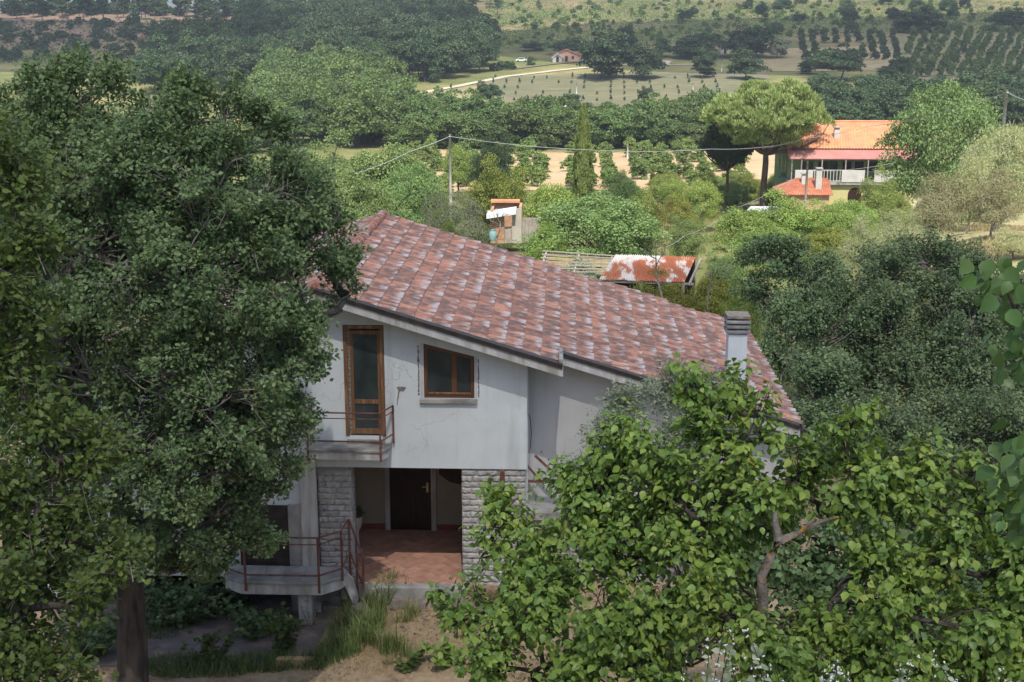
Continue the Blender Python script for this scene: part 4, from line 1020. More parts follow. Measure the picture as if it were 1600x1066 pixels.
# ================================================================== NEAR TREES (leaf by leaf)
def lobe_tree(name, label, lobes, foot, leaf, templ, lmat, bmat, seed, dens=1.0, spray_len=(0.35, 0.75), per=26, trunk_r=0.22, droop=0.35, up=0.25, twig=0.006,
              twig_mat=None, inner=0.25, fork=None, single=0, cat='tree', nup=0.5, clump=0.24, svar=(0.6, 1.25)):
    """lobes: (photo px, py, radius px, distance). Sprays of leaves on twigs over each lobe, limbs from the trunk to every lobe"""
    rng = np.random.default_rng(seed)
    foot = np.array(foot, float); root = empty(name, foot, label, cat)
    Lc = np.array([P(a, b, y) for a, b, r, y in lobes]); Lr = np.array([r / ppm(c) for (a, b, r, y), c in zip(lobes, Lc)])
    Wd, Tw = Wood(), Wood()
    mid = Lc.mean(0)
    fk = np.array(fork, float) if fork is not None else np.array([foot[0] * 0.5 + mid[0] * 0.5, foot[1] * 0.5 + mid[1] * 0.5, foot[2] * 0.45 + mid[2] * 0.55])
    tp = bend(rng, foot - np.array([0, 0, 0.4]), fk, 7, 0.04); Wd.tube(tp, np.linspace(trunk_r, trunk_r * 0.65, 7), 10)
    Cs, As, Ns, Ss = [], [], [], []
    limbs = [tp[3:]]
    order = np.argsort(((Lc - fk) ** 2).sum(1))
    for li in order:
        allp = np.concatenate(limbs); k = np.argmin(((allp - Lc[li]) ** 2).sum(1) + 0.3 * np.abs(allp[:, 2] - Lc[li][2]))
        lp = bend(rng, allp[k], Lc[li], 6, 0.10); r0 = trunk_r * 0.34; Wd.tube(lp, np.linspace(r0, r0 * 0.35, 6), 6); limbs.append(lp)
        R = Lr[li]; ns = max(6, int(dens * 46 * (R / 0.9) ** 1.7))
        d = sphere(rng, ns); d[:, 2] = np.where(d[:, 2] < -0.55, -d[:, 2], d[:, 2])
        rr = np.where(rng.random(ns) < inner, rng.uniform(0.15, 0.6, ns), rng.uniform(0.6, 1.0, ns))
        sub = sphere(rng, max(5, int(9 * R / 0.9))); sub[:, 2] = np.where(sub[:, 2] < -0.5, -sub[:, 2], sub[:, 2])
        d = unit(sub[rng.integers(0, len(sub), ns)] + rng.normal(size=(ns, 3)) * clump)
        sc = Lc[li] + d * (R * rr)[:, None] * np.array([1, 1, 0.85])
        ax = unit(d * 0.8 + rng.normal(size=d.shape) * 0.45 + np.array([0, 0, up]))
        SLn = rng.uniform(*spray_len, ns)
        for s in range(ns):
            b0 = sc[s] - ax[s] * SLn[s] * 0.5; e0 = sc[s] + ax[s] * SLn[s] * 0.5
            if rng.random() < 0.55: Tw.tube(np.stack([b0, (b0 + e0) / 2 + rng.normal(size=3) * 0.02, e0]), [twig * 1.5, twig, twig * .5], 3)
            if rng.random() < 0.35: Tw.tube(bend(rng, lp[rng.integers(2, 6)], b0, 4, 0.1), np.linspace(twig * 3, twig * 1.4, 4), 4)
        m = per; t = rng.random((ns, m)) ** 0.85
        side = rng.normal(size=(ns, m, 3)); side -= (side * ax[:, None, :]).sum(-1, keepdims=True) * ax[:, None, :]; side = unit(side) * np.array([1, 1, 0.75])
        wdt = SLn[:, None] * 0.34 * (1.15 - 0.75 * t) * rng.random((ns, m)) ** 0.6
        C = sc[:, None, :] + ax[:, None, :] * (SLn[:, None] * (t - 0.5))[..., None] + side * wdt[..., None]
        A = ax[:, None, :] * 0.45 + side * 0.85 + np.array([0, 0, -droop]) + rng.normal(size=side.shape) * 0.3
        ns_ = unit(np.array([0, 0, nup]) + d * 0.6 + np.array([0, -0.35, 0]) * (1 - nup) + rng.normal(size=d.shape) * 0.45)
        Nn = ns_[:, None, :] + side * 0.25 + rng.normal(size=side.shape) * 0.30
        Cs.append(C.reshape(-1, 3)); As.append(A.reshape(-1, 3)); Ns.append(Nn.reshape(-1, 3)); Ss.append(leaf * rng.uniform(*svar, ns * m))
    C, A, Nn, S = map(np.concatenate, (Cs, As, Ns, Ss))
    o = link(bpy.data.objects.new('trunk', Wd.mesh('trunk', M[bmat])), root)
    link(bpy.data.objects.new('twigs', Tw.mesh('twigs', M[twig_mat or bmat])), o)
    if single:
        key = ((C - EYE) ** 2).sum(1); inside = np.array([(p - EYE) @ FW for p in C])
        sx = 800 + F * ((C - EYE) @ RT) / inside; sy = 533 - F * ((C - EYE) @ UP) / inside
        ok = (sx > 20) & (sx < 1580) & (sy > 20) & (sy < 1050); key = np.where(ok, key, 1e9)
        pick = np.argsort(key)[:single * 6]; pick = rng.choice(pick, single, replace=False)
        T, Fc = TEMPL[templ]; lm = fast_mesh('leaf', T, [Fc]); lm.materials.append(M[lmat])
        Au = unit(A[pick]); Nu = unit(Nn[pick] - (Nn[pick] * Au).sum(1, keepdims=True) * Au); Bu = np.cross(Au, Nu)
        for k, i in enumerate(pick):
            lo = bpy.data.objects.new('leaf', lm); link(lo, root)
            mt = Matrix([(Bu[k][r] * S[i], Au[k][r] * S[i], Nu[k][r] * S[i], C[i][r]) for r in range(3)] + [(0, 0, 0, 1)])
            lo.matrix_basis = mt
        keep = np.ones(len(C), bool); keep[pick] = False; C, A, Nn, S = C[keep], A[keep], Nn[keep], S[keep]
    cr = link(bpy.data.objects.new('crown', leaf_mesh('crown', C, A, Nn, S, templ, M[lmat])), root)
    if single: cr['kind'] = 'stuff'
    return root

def ground_pt(x, y): return (x, y, float(terrain(x, y)))
# large oak hiding the left half of the house
f0 = P(196, 1000, 21.2)
lobe_tree('oak_tree', 'large dark oak whose thick trunk stands in the shade left of the landing', [
    (30, 190, 100, 21), (130, 165, 95, 21.5), (235, 175, 90, 21), (335, 190, 80, 21), (410, 215, 60, 21.5), (-60, 280, 110, 21),
    (70, 300, 110, 20), (190, 300, 120, 19.6), (310, 310, 115, 19.8), (420, 310, 90, 20.3), (490, 360, 65, 21), (515, 425, 48, 21.5), (455, 430, 80, 20.5),
    (-20, 440, 120, 20), (110, 440, 120, 19.3), (240, 440, 125, 19), (360, 450, 115, 19.4), (440, 530, 75, 20), (492, 580, 32, 20.3),
    (120, 580, 110, 19.4), (250, 590, 120, 18.8), (370, 600, 110, 19.2), (440, 650, 52, 20), (485, 665, 26, 20.4),
    (230, 730, 105, 19.2), (345, 730, 85, 19.4), (410, 770, 45, 20), (300, 830, 70, 19.6), (385, 835, 35, 20), (150, 720, 80, 19.8), (450, 560, 58, 20), (468, 500, 52, 20.3), (400, 690, 72, 19.8), (436, 725, 38, 20), (330, 660, 105, 19), (392, 790, 50, 20), (300, 760, 95, 19), (200, 660, 105, 19.3), (140, 240, 75, 20.5), (250, 240, 75, 20.3), (350, 250, 70, 20.4), (40, 240, 75, 20.6), (-40, 200, 80, 21), (536, 410, 32, 21.5), (540, 462, 24, 21.6), (515, 330, 38, 21.3), (490, 300, 42, 21.2), (100, 300, 130, 22), (300, 330, 130, 22), (420, 400, 85, 22), (200, 480, 150, 22), (360, 520, 115, 21.6), (120, 620, 120, 22), (280, 660, 130, 21.6), (400, 660, 75, 21.4), (250, 810, 85, 21.4), (20, 480, 120, 22), (160, 380, 110, 19.6), (300, 380, 110, 19.4), (400, 380, 90, 20), (60, 380, 110, 19.8), (330, 850, 55, 19.8), (400, 848, 36, 20.1), (260, 890, 50, 19.8), (350, 885, 30, 20), (225, 860, 75, 19.6), (300, 885, 42, 19.8), (140, 880, 70, 20), (350, 800, 55, 19.6), (425, 600, 70, 20.2), (20, 640, 100, 20.5), (60, 800, 90, 20.5)],
    ground_pt(f0[0], 21.2), 0.076, 'quad', 'lf_oak', 'bark', 11, dens=1.95, per=40, spray_len=(0.3, 0.65), clump=0.19, inner=0.14, trunk_r=0.30, twig_mat='bark_pale', droop=0.15, up=0.15, fork=(f0[0] + .1, 21.2, 3.6))
# nearer oak on the left edge
lobe_tree('young_oak', 'fresh yellowish green oak boughs reaching in along the left edge', [
    (-30, 230, 80, 12), (30, 310, 70, 12.2), (75, 395, 45, 12), (-10, 420, 85, 12), (-20, 560, 90, 12), (45, 640, 75, 11.8), (30, 500, 50, 12), (95, 740, 75, 11.6), (160, 700, 40, 11.8),
    (10, 780, 100, 11.6), (120, 840, 70, 11.5), (190, 880, 40, 11.4), (40, 920, 95, 11.3), (130, 950, 55, 11.3), (-20, 1030, 100, 11.2), (70, 1040, 60, 11.2), (110, 1075, 40, 11.2)],
    ground_pt(-7.6, 12.3), 0.072, 'oak', 'lf_oak_fresh', 'bark', 12, dens=3.3, per=30, trunk_r=0.17, twig_mat='bark_pale', droop=0.2, twig=0.005)
# plum trees in front of the house
lobe_tree('plum_tree', 'broad plum tree with large bright leaves and bent lichen-spotted limb', [
    (1015, 715, 48, 12.6), (1085, 670, 40, 12.4), (1140, 690, 46, 12.2), (1060, 780, 70, 12.2), (1160, 765, 75, 12), (1240, 755, 66, 12), (1325, 715, 40, 11.9), (1335, 785, 74, 11.9),
    (1430, 790, 70, 12), (1520, 805, 66, 12), (1590, 790, 56, 12), (1470, 880, 86, 11.7), (1580, 890, 84, 11.7), (1350, 885, 60, 11.6), (1400, 960, 80, 11.3), (1520, 980, 85, 11.2), (1610, 980, 80, 11.2),
    (1080, 880, 74, 11.8), (1140, 965, 74, 11.3), (1290, 1000, 52, 11.4), (1210, 1050, 60, 11.0), (1225, 815, 46, 12.6), (1040, 825, 60, 12.5), (1110, 835, 58, 12.5), (985, 885, 60, 12.4), (1010, 780, 50, 12.6),
    (1078, 592, 10, 12.4), (1082, 620, 13, 12.4), (1150, 604, 13, 12.3), (1145, 635, 18, 12.3), (1180, 640, 16, 12.1), (1225, 690, 18, 12), (1345, 650, 16, 11.9), (1310, 668, 14, 11.9), (1440, 715, 16, 12), (1535, 735, 18, 12), (1480, 722, 12, 12),
    (1250, 1075, 55, 10.9), (1340, 1055, 60, 11), (1440, 1065, 66, 10.8), (1560, 1070, 70, 10.8)],
    ground_pt(P(1195, 1000, 12)[0], 12.2), 0.080, 'ovate', 'lf_plum', 'bark', 13, dens=2.8, nup=0.7, per=22, svar=(0.45, 1.3), clump=0.28, spray_len=(0.3, 0.6), trunk_r=0.10, droop=0.75, up=0.5, twig=0.005, single=150, fork=P(1190, 960, 12.1))
lobe_tree('plum_tree', 'shorter plum tree hiding the stone pier and lower right wall', [
    (785, 785, 22, 13.1), (765, 850, 22, 13), (700, 950, 14, 12.4), (955, 665, 18, 13), (800, 810, 42, 13.0), (830, 870, 75, 12.8), (905, 790, 62, 13), (880, 760, 30, 13.2), (770, 950, 60, 12.4), (720, 965, 30, 12.4), (850, 960, 85, 12.3), (950, 850, 85, 12.6), (965, 720, 50, 13), (945, 775, 60, 12.9),
    (960, 950, 90, 12), (1040, 960, 75, 12), (880, 1040, 80, 11.9), (780, 1040, 60, 12), (1000, 1050, 80, 11.7)],
    ground_pt(P(900, 1000, 12.6)[0], 12.8), 0.079, 'ovate', 'lf_plum', 'bark', 14, dens=2.8, nup=0.7, per=22, svar=(0.45, 1.3), clump=0.28, spray_len=(0.3, 0.6), trunk_r=0.08, droop=0.75, up=0.5, twig=0.005, single=150)
# the bent limb with orange lichen
bw = Wood()
limb = [P(1188, 1066, 11.4), P(1187, 1000, 11.4), P(1193, 940, 11.4), P(1190, 900, 11.4), P(1205, 868, 11.4), P(1218, 845, 11.4), P(1250, 832, 11.45), P(1283, 815, 11.5), P(1310, 808, 11.6)]
bw.tube(limb, [0.056, 0.052, 0.05, 0.047, 0.043, 0.04, 0.028, 0.02, 0.01], 9)
bw.tube([limb[5], P(1212, 820, 11.45), P(1211, 800, 11.5)], [0.045, 0.032, 0.02], 7)
bw.tube([limb[6], P(1268, 815, 11.4), P(1275, 808, 11.4)], [0.025, 0.015, 0.008], 6)
o = link(bpy.data.objects.new('limb', bw.mesh('limb', M['bark_lichen'])), bpy.data.objects['plum_tree']); o['label'] = 'grey bent limb spotted with orange lichen'
lobe_tree('elder_bush', 'dark undergrowth bush in the hollow behind the plum trunks', [
    (1120, 880, 80, 15.5), (1220, 900, 85, 15.5), (1310, 920, 85, 15.3), (1230, 980, 90, 15), (1330, 1000, 90, 15), (1420, 980, 80, 15.2), (1510, 960, 80, 15.2), (1590, 980, 80, 15.2), (1130, 1000, 80, 15), (1450, 1060, 80, 14.8), (1560, 1060, 80, 14.8), (1050, 1040, 70, 15), (1260, 1060, 80, 14.8), (1600, 900, 60, 15.5), (1290, 850, 70, 16), (1380, 870, 75, 16), (1460, 880, 70, 16), (1540, 890, 70, 16), (1180, 830, 60, 16)],
    ground_pt(P(1300, 1000, 15.5)[0], 15.8), 0.10, 'leaf5', 'lf_oak', 'bark', 18, dens=1.1, per=26, trunk_r=0.07, droop=0.3, cat='bush')
# olive behind the plum
lobe_tree('olive_tree', 'silvery olive tree between the plum trees and the recessed wall', [
    (985, 640, 40, 20), (1050, 622, 46, 20), (950, 690, 40, 19.8), (930, 745, 34, 19.8), (1110, 625, 40, 20.2), (1030, 700, 55, 19.6), (1105, 680, 45, 20), (955, 740, 28, 19.8), (1080, 760, 60, 19.6), (1130, 840, 60, 19.6), (1180, 900, 60, 19.6)],
    ground_pt(P(1050, 800, 20)[0], 20.2), 0.085, 'thin', 'lf_olive', 'bark_pale', 15, dens=3.4, per=60, trunk_r=0.12, droop=0.1, up=0.45, spray_len=(0.35, 0.7), twig=0.004)
# evergreen oaks to the right of the house
lobe_tree('holm_oak', 'dark holm oak standing close behind the roof eave and chimney', [
    (1225, 405, 42, 42), (1275, 440, 55, 42), (1190, 470, 40, 42), (1240, 500, 62, 41), (1310, 520, 70, 41), (1230, 575, 60, 40.5), (1290, 620, 75, 38), (1265, 690, 60, 36), (1320, 700, 70, 36), (1180, 400, 26, 42), (1330, 620, 60, 40.5), (1310, 770, 70, 35)],
    ground_pt(P(1260, 600, 41)[0], 41.5), 0.10, 'quad', 'lf_holm', 'bark_pale', 16, dens=1.8, per=44, clump=0.2, inner=0.2, trunk_r=0.22, twig_mat='bark_pale', spray_len=(0.5, 1.0), twig=0.010)
lobe_tree('holm_oak', 'broad dark holm oak filling the right side below the pale grassy slope', [
    (1380, 425, 55, 42), (1450, 410, 52, 42.5), (1520, 440, 60, 42.5), (1390, 500, 75, 41), (1480, 500, 80, 41), (1570, 490, 75, 42), (1630, 470, 60, 42.5), (1420, 590, 85, 40), (1520, 590, 90, 40),
    (1610, 580, 80, 40.5), (1360, 790, 60, 34.5), (1600, 780, 70, 34.5), (1380, 680, 75, 36.5), (1460, 690, 85, 35.5), (1560, 690, 95, 35.5), (1640, 680, 80, 35.5), (1440, 770, 70, 34.5), (1540, 780, 70, 34.5), (1350, 560, 40, 41)],
    ground_pt(P(1480, 600, 41)[0], 41.5), 0.10, 'quad', 'lf_holm', 'bark_pale', 17, dens=1.8, per=44, clump=0.2, inner=0.2, trunk_r=0.28, twig_mat='bark_pale', spray_len=(0.5, 1.0), twig=0.010)

# ================================================================== MIDDLE DISTANCE TREES
def mid(k, name, px, top, Y, w, label, leaf='lf_green', bark='bark', cat='tree', **kw): return place_px(MIDP[k % 4], name, px, top, Y, w, label, leaf=leaf, bark=bark, cat=cat, **kw)
mid(0, 'broadleaf_tree', 592, 212, 118, 175, 'wide green tree rising behind the roof ridge, beside the power pole')
mid(1, 'broadleaf_tree', 480, 222, 128, 150, 'green tree half hidden by the large oak, left of the ridge tree')
mid(3, 'broadleaf_tree', 545, 268, 92, 130, 'dark green bushy tree directly behind the left end of the ridge', leaf='lf_green')
mid(2, 'broadleaf_tree', 640, 262, 112, 90, 'green bush filling the gap between ridge tree and power pole')
place_px(OLIVEP[0], 'olive_tree', 683, 296, 98, 62, 'grey-green olive tree at the foot of the power pole', leaf='lf_grey')
place_px(OLIVEP[1], 'olive_tree', 735, 312, 92, 70, 'grey straggly olive bush between power pole and brick hut', leaf='lf_grey')
mid(1, 'acacia_tree', 783, 256, 120, 98, 'yellow-green tree standing behind the brick hut', leaf='lf_yellow')
mid(0, 'fruit_tree', 862, 276, 112, 105, 'rounded bright green tree right of the brick hut', leaf='lf_bright')
mid(2, 'walnut_tree', 940, 312, 84, 185, 'broad light green tree above the slatted pergola', leaf='lf_green')
mid(3, 'shrub', 850, 345, 82, 70, 'low green bush at the foot of the broad light tree', leaf='lf_bright', cat='shrub')
mid(1, 'broadleaf_tree', 772, 208, 168, 62, 'dark grey-green tree standing among the orchard rows', leaf='lf_wood')
mid(0, 'broadleaf_tree', 715, 218, 172, 60, 'bright green tree just right of the pole top', leaf='lf_bright')
place_px(CYP, 'cypress_tree', 912, 166, 142, 31, 'tall slim cypress rising alone above the orchard')
place_px(SPINE, 'stone_pine', 1202, 126, 152, 198, 'big umbrella pine with pale sunlit crown beside the orange roofed farmhouse', bark='pine_bark')
place_px(SPINE, 'pine_tree', 1140, 192, 158, 92, 'dark slim pine standing left of the umbrella pine trunk', leaf='lf_wood', bark='pine_bark')
mid(2, 'walnut_tree', 1474, 142, 138, 160, 'large round walnut tree covering the right end of the farmhouse', leaf='lf_green')
mid(1, 'broadleaf_tree', 1378, 276, 128, 70, 'low green tree in front of the farmhouse balcony', leaf='lf_bright')
for k, (px, top, Y, w, lf, lab) in enumerate((
        (1165, 318, 104, 110, 'lf_bright', 'bright bush at the left end of the green thicket below the farm'),
        (1245, 306, 106, 120, 'lf_bright', 'tall bright bush in the middle of the green thicket below the farm'),
        (1320, 318, 104, 90, 'lf_bright', 'bright bush at the right end of the green thicket below the farm'),
        (1195, 352, 88, 120, 'lf_bright', 'lush green bush overhanging the earth bank'),
        (1290, 352, 88, 110, 'lf_yellow', 'yellow-green bush on the slope behind the holm oak'),
        (1130, 392, 66, 60, 'lf_green', 'shaded bush clinging to the earth bank beside the sheet roof'),
        (1100, 286, 138, 60, 'lf_bright', 'fresh green bush left of the dark pine trunk'),
        (1010, 292, 132, 62, 'lf_bright', 'bright vine bush behind the thin red stakes'),
        (1062, 296, 128, 55, 'lf_yellow', 'yellow-green bush right of the thin red stakes'),
        (1070, 336, 96, 60, 'lf_green', 'grassy green bush on top of the earth bank'),
        (965, 272, 140, 50, 'lf_wood_light', 'soft green bush right of the cypress foot'),
        (870, 322, 108, 50, 'lf_bright', 'small bright bush beside the broad light tree'),
        (1120, 425, 54, 90, 'lf_yellow', 'yellow-green vine thicket right of the rusty sheet roof'),
        (1035, 440, 54, 110, 'lf_yellow', 'bright bush below the rusty sheet roof'),
        (1165, 455, 50, 60, 'lf_bright', 'bright leafy bush just left of the holm oak'),
        (1400, 300, 112, 50, 'lf_bright', 'small bright bush between thicket and pale willows'),
        (905, 402, 70, 70, 'lf_olive', 'grey-green sapling in front of the slatted pergola'),
        (700, 340, 84, 46, 'lf_weed', 'low bush by the wire fence behind the roof'))):
    mid(k, 'bush', px, top, Y, w, lab, leaf=lf, cat='bush')
for k, (px, top, Y, w, lf, lab) in enumerate((
        (1575, 188, 96, 120, 'lf_pale', 'pale grey willow under the power pole on the right'),
        (1520, 232, 92, 70, 'lf_pale', 'pale willow right of the walnut tree'),
        (1470, 268, 90, 90, 'lf_dry', 'half dry brownish willow on the pale slope'),
        (1555, 272, 84, 80, 'lf_dry', 'dry twiggy willow at the right edge of the slope'),
        (1400, 326, 86, 70, 'lf_pale', 'pale round bush on the grassy slope'),
        (1345, 348, 78, 70, 'lf_pale', 'pale bush right of the bright thicket'),
        (1470, 362, 80, 60, 'lf_pale', 'low pale bush in the middle of the grassy slope'),
        (1590, 362, 76, 70, 'lf_pale', 'low pale bush at the right end of the grassy slope'))):
    place_px(OLIVEP[k % 2], 'willow_shrub', px, top, Y, w, lab, leaf=lf, cat='shrub')
bare_tree('dead_tree', 1028, 440, 52, 0.95, 0.045, 3, 3, 'leafless grey sapling in front of the rusty sheet roof', lean=(-0.1, 0, 1))
bare_tree('dead_tree', 776, 372, 66, 0.9, 0.04, 3, 4, 'leafless thin sapling in front of the brick hut', lean=(0.25, 0, 1))
bare_tree('dead_tree', 1105, 470, 44, 0.8, 0.03, 4, 6, 'bare twiggy sapling behind the chimney', lean=(0.2, 0, 1))
bare_tree('dead_tree', 1222, 585, 38.2, 0.5, 0.022, 4, 8, 'bare pale twigs arching beside the roof eave', lean=(0.4, -0.2, 1))

#FILL
# ================================================================== ORCHARD AND WOODS
def in_poly(p, poly):
    x, y = p; c = False
    for i in range(len(poly)):
        (x1, y1), (x2, y2) = poly[i - 1], poly[i]
        if (y1 > y) != (y2 > y) and x < (x2 - x1) * (y - y1) / (y2 - y1) + x1: c = not c
    return c
def scatter(poly, n, mind, seed):
    rng = np.random.default_rng(seed); xs = [p[0] for p in poly]; ys = [p[1] for p in poly]; out = []
    for _ in range(n * 40):
        p = (rng.uniform(min(xs), max(xs)), rng.uniform(min(ys), max(ys)))
        if not in_poly(p, poly): continue
        g = G(*p)
        if all((g[0] - q[0]) ** 2 + (g[1] - q[1]) ** 2 > mind * mind for q in out): out.append(g)
        if len(out) >= n: break
    return out
# bushes that fill the slope between house and orchard
for k, g in enumerate(scatter([(430, 400), (430, 300), (600, 302), (740, 318), (850, 318), (905, 300), (1000, 318), (1010, 345), (990, 392), (870, 385), (830, 395), (700, 392)], 46, 3.0, 21)):
    place(MIDP[k % 4], 'slope_bush', g[0], g[1], random.uniform(1.6, 3.6), random.uniform(2.6, 4.6), 'green bush on the overgrown slope behind the house', 'bush', 'bushes on the slope behind the house', leaf=('lf_green', 'lf_bright', 'lf_wood_light', 'lf_weed')[k % 4])
for k, g in enumerate(scatter([(960, 318), (1100, 305), (1210, 305), (1380, 312), (1370, 330), (1100, 330)], 22, 3.5, 22)):
    place(MIDP[k % 4], 'thicket_bush', g[0], g[1], random.uniform(2.2, 4.4), random.uniform(3, 5), 'bright bush in the thicket below the farmhouse', 'bush', 'bushes of the thicket below the farm', leaf=('lf_bright', 'lf_green', 'lf_yellow')[k % 3])
# trees that stand behind the large oak
for k, g in enumerate(scatter([(-30, 470), (-30, 240), (430, 235), (430, 300), (420, 420)], 34, 4.5, 23)):
    place(MIDP[k % 4], 'hedgerow_tree', g[0], g[1], random.uniform(3.5, 6.5), random.uniform(5, 8), 'green tree glimpsed through the gaps of the large oak', 'tree', 'trees glimpsed behind the large oak', leaf=('lf_green', 'lf_wood_light', 'lf_green', 'lf_wood')[k % 4])
# hazel rows
rows = 0
for px0, px1, tilt in ((650, 610, 0), (675, 640, 0), (700, 668, 0), (726, 698, 0), (752, 728, 0), (776, 757, 0), (800, 785, 0), (826, 814, 0), (850, 842, 0), (893, 892, 0), (920, 922, 0), (945, 952, 0), (985, 1002, 0), (1008, 1028, 0), (1030, 1055, 0), (1056, 1083, 0), (1080, 1110, 0), (1105, 1138, 0), (1130, 1165, 0)):
    for k, py in enumerate((240, 246, 253, 261, 270, 281, 293)):
        t = (py - 238) / 57.0; g = G(px0 + (px1 - px0) * t + random.uniform(-3, 3), py + random.uniform(-1.5, 1.5))
        if random.random() < (0.45 if py < 256 else 0.2): continue
        place(HAZP[rows % 3], 'hazel_bush', g[0], g[1], random.uniform(1.9, 3.0), random.uniform(1.9, 2.8), 'green hazel bush in a row on the pale orchard soil', 'bush', 'hazel bushes in the orchard rows'); rows += 1
for k in range(16):
    g = G(655 + k * 34 + random.uniform(-8, 8), 236.5); place(HAZP[k % 3], 'hedge_bush', g[0], g[1] + 6, random.uniform(2.0, 3.2), random.uniform(3, 4.5), 'bright bush in the hedge along the far edge of the orchard', 'bush', 'hedge bushes behind the orchard', leaf='lf_bright')
# valley wood behind the orchard
def wood(pts, protos, name, label, group, hr, wr, leaf, cat='tree'):
    for k, g in enumerate(pts):
        place(protos[k % len(protos)], name, g[0], g[1], random.uniform(*hr), random.uniform(*wr), label, cat, group, leaf=leaf)
wood(scatter([(640, 234), (650, 212), (760, 216), (1000, 214), (1110, 212), (1110, 234)], 60, 5.0, 1), FARP, 'valley_tree', 'light green tree in the wooded belt behind the orchard', 'trees of the belt behind the orchard', (5.5, 9), (6.5, 9.5), 'lf_wood_light')
wood(scatter([(420, 232), (420, 185), (600, 185), (645, 200), (650, 232)], 36, 6, 31), FARP, 'belt_tree', 'light green tree in the wood left of the power pole top', 'trees left of the power pole', (8, 11), (8, 11), 'lf_wood_light')
wood(scatter([(420, 185), (420, 140), (520, 132), (600, 150), (640, 178)], 45, 6, 2), FARP, 'slope_tree', 'green tree on the lower slope left of the dirt road', 'trees on the lower left slope', (9, 12.5), (9, 12), 'lf_wood_light')
wood(scatter([(230, 150), (250, 95), (330, 70), (420, 40), (520, 25), (640, 25), (745, 40), (768, 75), (760, 118), (690, 128), (610, 136), (420, 140)], 190, 6.0, 3), FARP, 'hill_tree', 'dark tree in the dense wood on the hillside at upper left', 'trees of the dense hillside wood', (10, 14.5), (9.5, 13.5), 'lf_wood')
wood(scatter([(1235, 215), (1240, 172), (1330, 164), (1480, 160), (1620, 150), (1620, 200), (1500, 205)], 50, 5.5, 4), FARP, 'ravine_tree', 'dark tree in the belt of wood above the farmhouse', 'trees of the belt above the farm', (6.5, 9.5), (7.5, 11), 'lf_wood')
wood(scatter([(1000, 215), (1100, 200), (1110, 228), (1010, 230)], 6, 5, 14), FARP, 'valley_tree', 'light green tree in the wooded belt behind the orchard', 'trees of the belt behind the orchard', (7, 10), (8, 10), 'lf_wood_light')
# skyline pines
for k in range(64):
    g = G(-12 + k * 10.6 + random.uniform(-4, 4), random.uniform(26, 36)); y = g[1] + random.uniform(-8, 14)
    place(PINEP[k % 3], 'skyline_pine', g[0], y, random.uniform(9.5, 13.5), random.uniform(4.5, 6.5), 'tall thin pine in the row along the skyline', 'tree', 'pines along the skyline')
for k in range(40):
    g = G(-10 + k * 16 + random.uniform(-6, 6), random.uniform(24, 31)); place(SHRP[k % 3], 'ridge_shrub', g[0], g[1] + 14, random.uniform(3, 6), random.uniform(5, 9), 'dark shrub under the skyline pines', 'shrub', 'shrubs under the skyline pines')
# scrub on the brown hillsides
wood(scatter([(0, 95), (0, 36), (300, 36), (240, 95)], 60, 6, 5), SHRP, 'hill_shrub', 'small dark shrub on the brown hillside at upper left', 'shrubs on the upper left hillside', (1.8, 4.5), (3, 6.5), 'lf_wood', 'shrub')
wood(scatter([(770, 75), (770, 3), (1600, 3), (1600, 50), (1200, 60), (1000, 68)], 290, 4, 6), SHRP, 'scrub_bush', 'scrub bush on the dry hillside at the top right', 'scrub on the top right hillside', (1.0, 2.8), (1.4, 3.4), 'lf_wood_light', 'bush')
wood(scatter([(1050, 45), (1060, 6), (1600, 6), (1600, 48), (1400, 45), (1250, 60)], 18, 12, 7), FARP, 'hillside_tree', 'dark tree scattered on the hillside above the groves', 'trees scattered on the upper right hillside', (4, 7), (4.5, 7.5), 'lf_wood')
wood(scatter([(640, 30), (700, 4), (790, 4), (790, 30)], 16, 7, 17), PINEP, 'slope_pine', 'thin pine on the slope above the dense wood', 'pines above the dense wood', (9, 13), (4, 6), 'lf_wood')
def hill_cover(poly, n, seed, mat, label, size):
    rng = np.random.default_rng(seed); xs = [p[0] for p in poly]; ys = [p[1] for p in poly]; pts = []
    g = [G(*p) for p in poly]; gx = [q[0] for q in g]; gy = [q[1] for q in g]; gp = [(q[0], q[1]) for q in g]
    while len(pts) < n:
        p = (rng.uniform(min(gx), max(gx)), rng.uniform(min(gy), max(gy)))
        if in_poly(p, gp): pts.append(p)
    pts = np.array(pts); c = np.stack([pts[:, 0], pts[:, 1], terrain(pts[:, 0], pts[:, 1])], 1); m = 5
    C = (c[:, None, :] + rng.normal(size=(n, m, 3)) * np.array([size, size, size * .35]) * .6 + np.array([0, 0, size * .4])).reshape(-1, 3)
    o_ = link(bpy.data.objects.new('hillside_undergrowth', leaf_mesh('hillside_undergrowth', C, rng.normal(size=C.shape), rng.normal(size=C.shape) + np.array([0, -.6, .8]), size * rng.uniform(.5, 1.3, len(C)), 'quad', M[mat]))); tag(o_, label, 'undergrowth', kind='stuff')
hill_cover([(760, 78), (760, 2), (1620, 2), (1620, 46), (1400, 50), (1200, 62), (1000, 70)], 6500, 41, 'lf_hazel', 'low green undergrowth spread over the dry hillside', 0.8)
hill_cover([(-20, 100), (-20, 34), (340, 34), (250, 100)], 1100, 42, 'lf_wood', 'low dark undergrowth on the reddish hillside', 0.9)
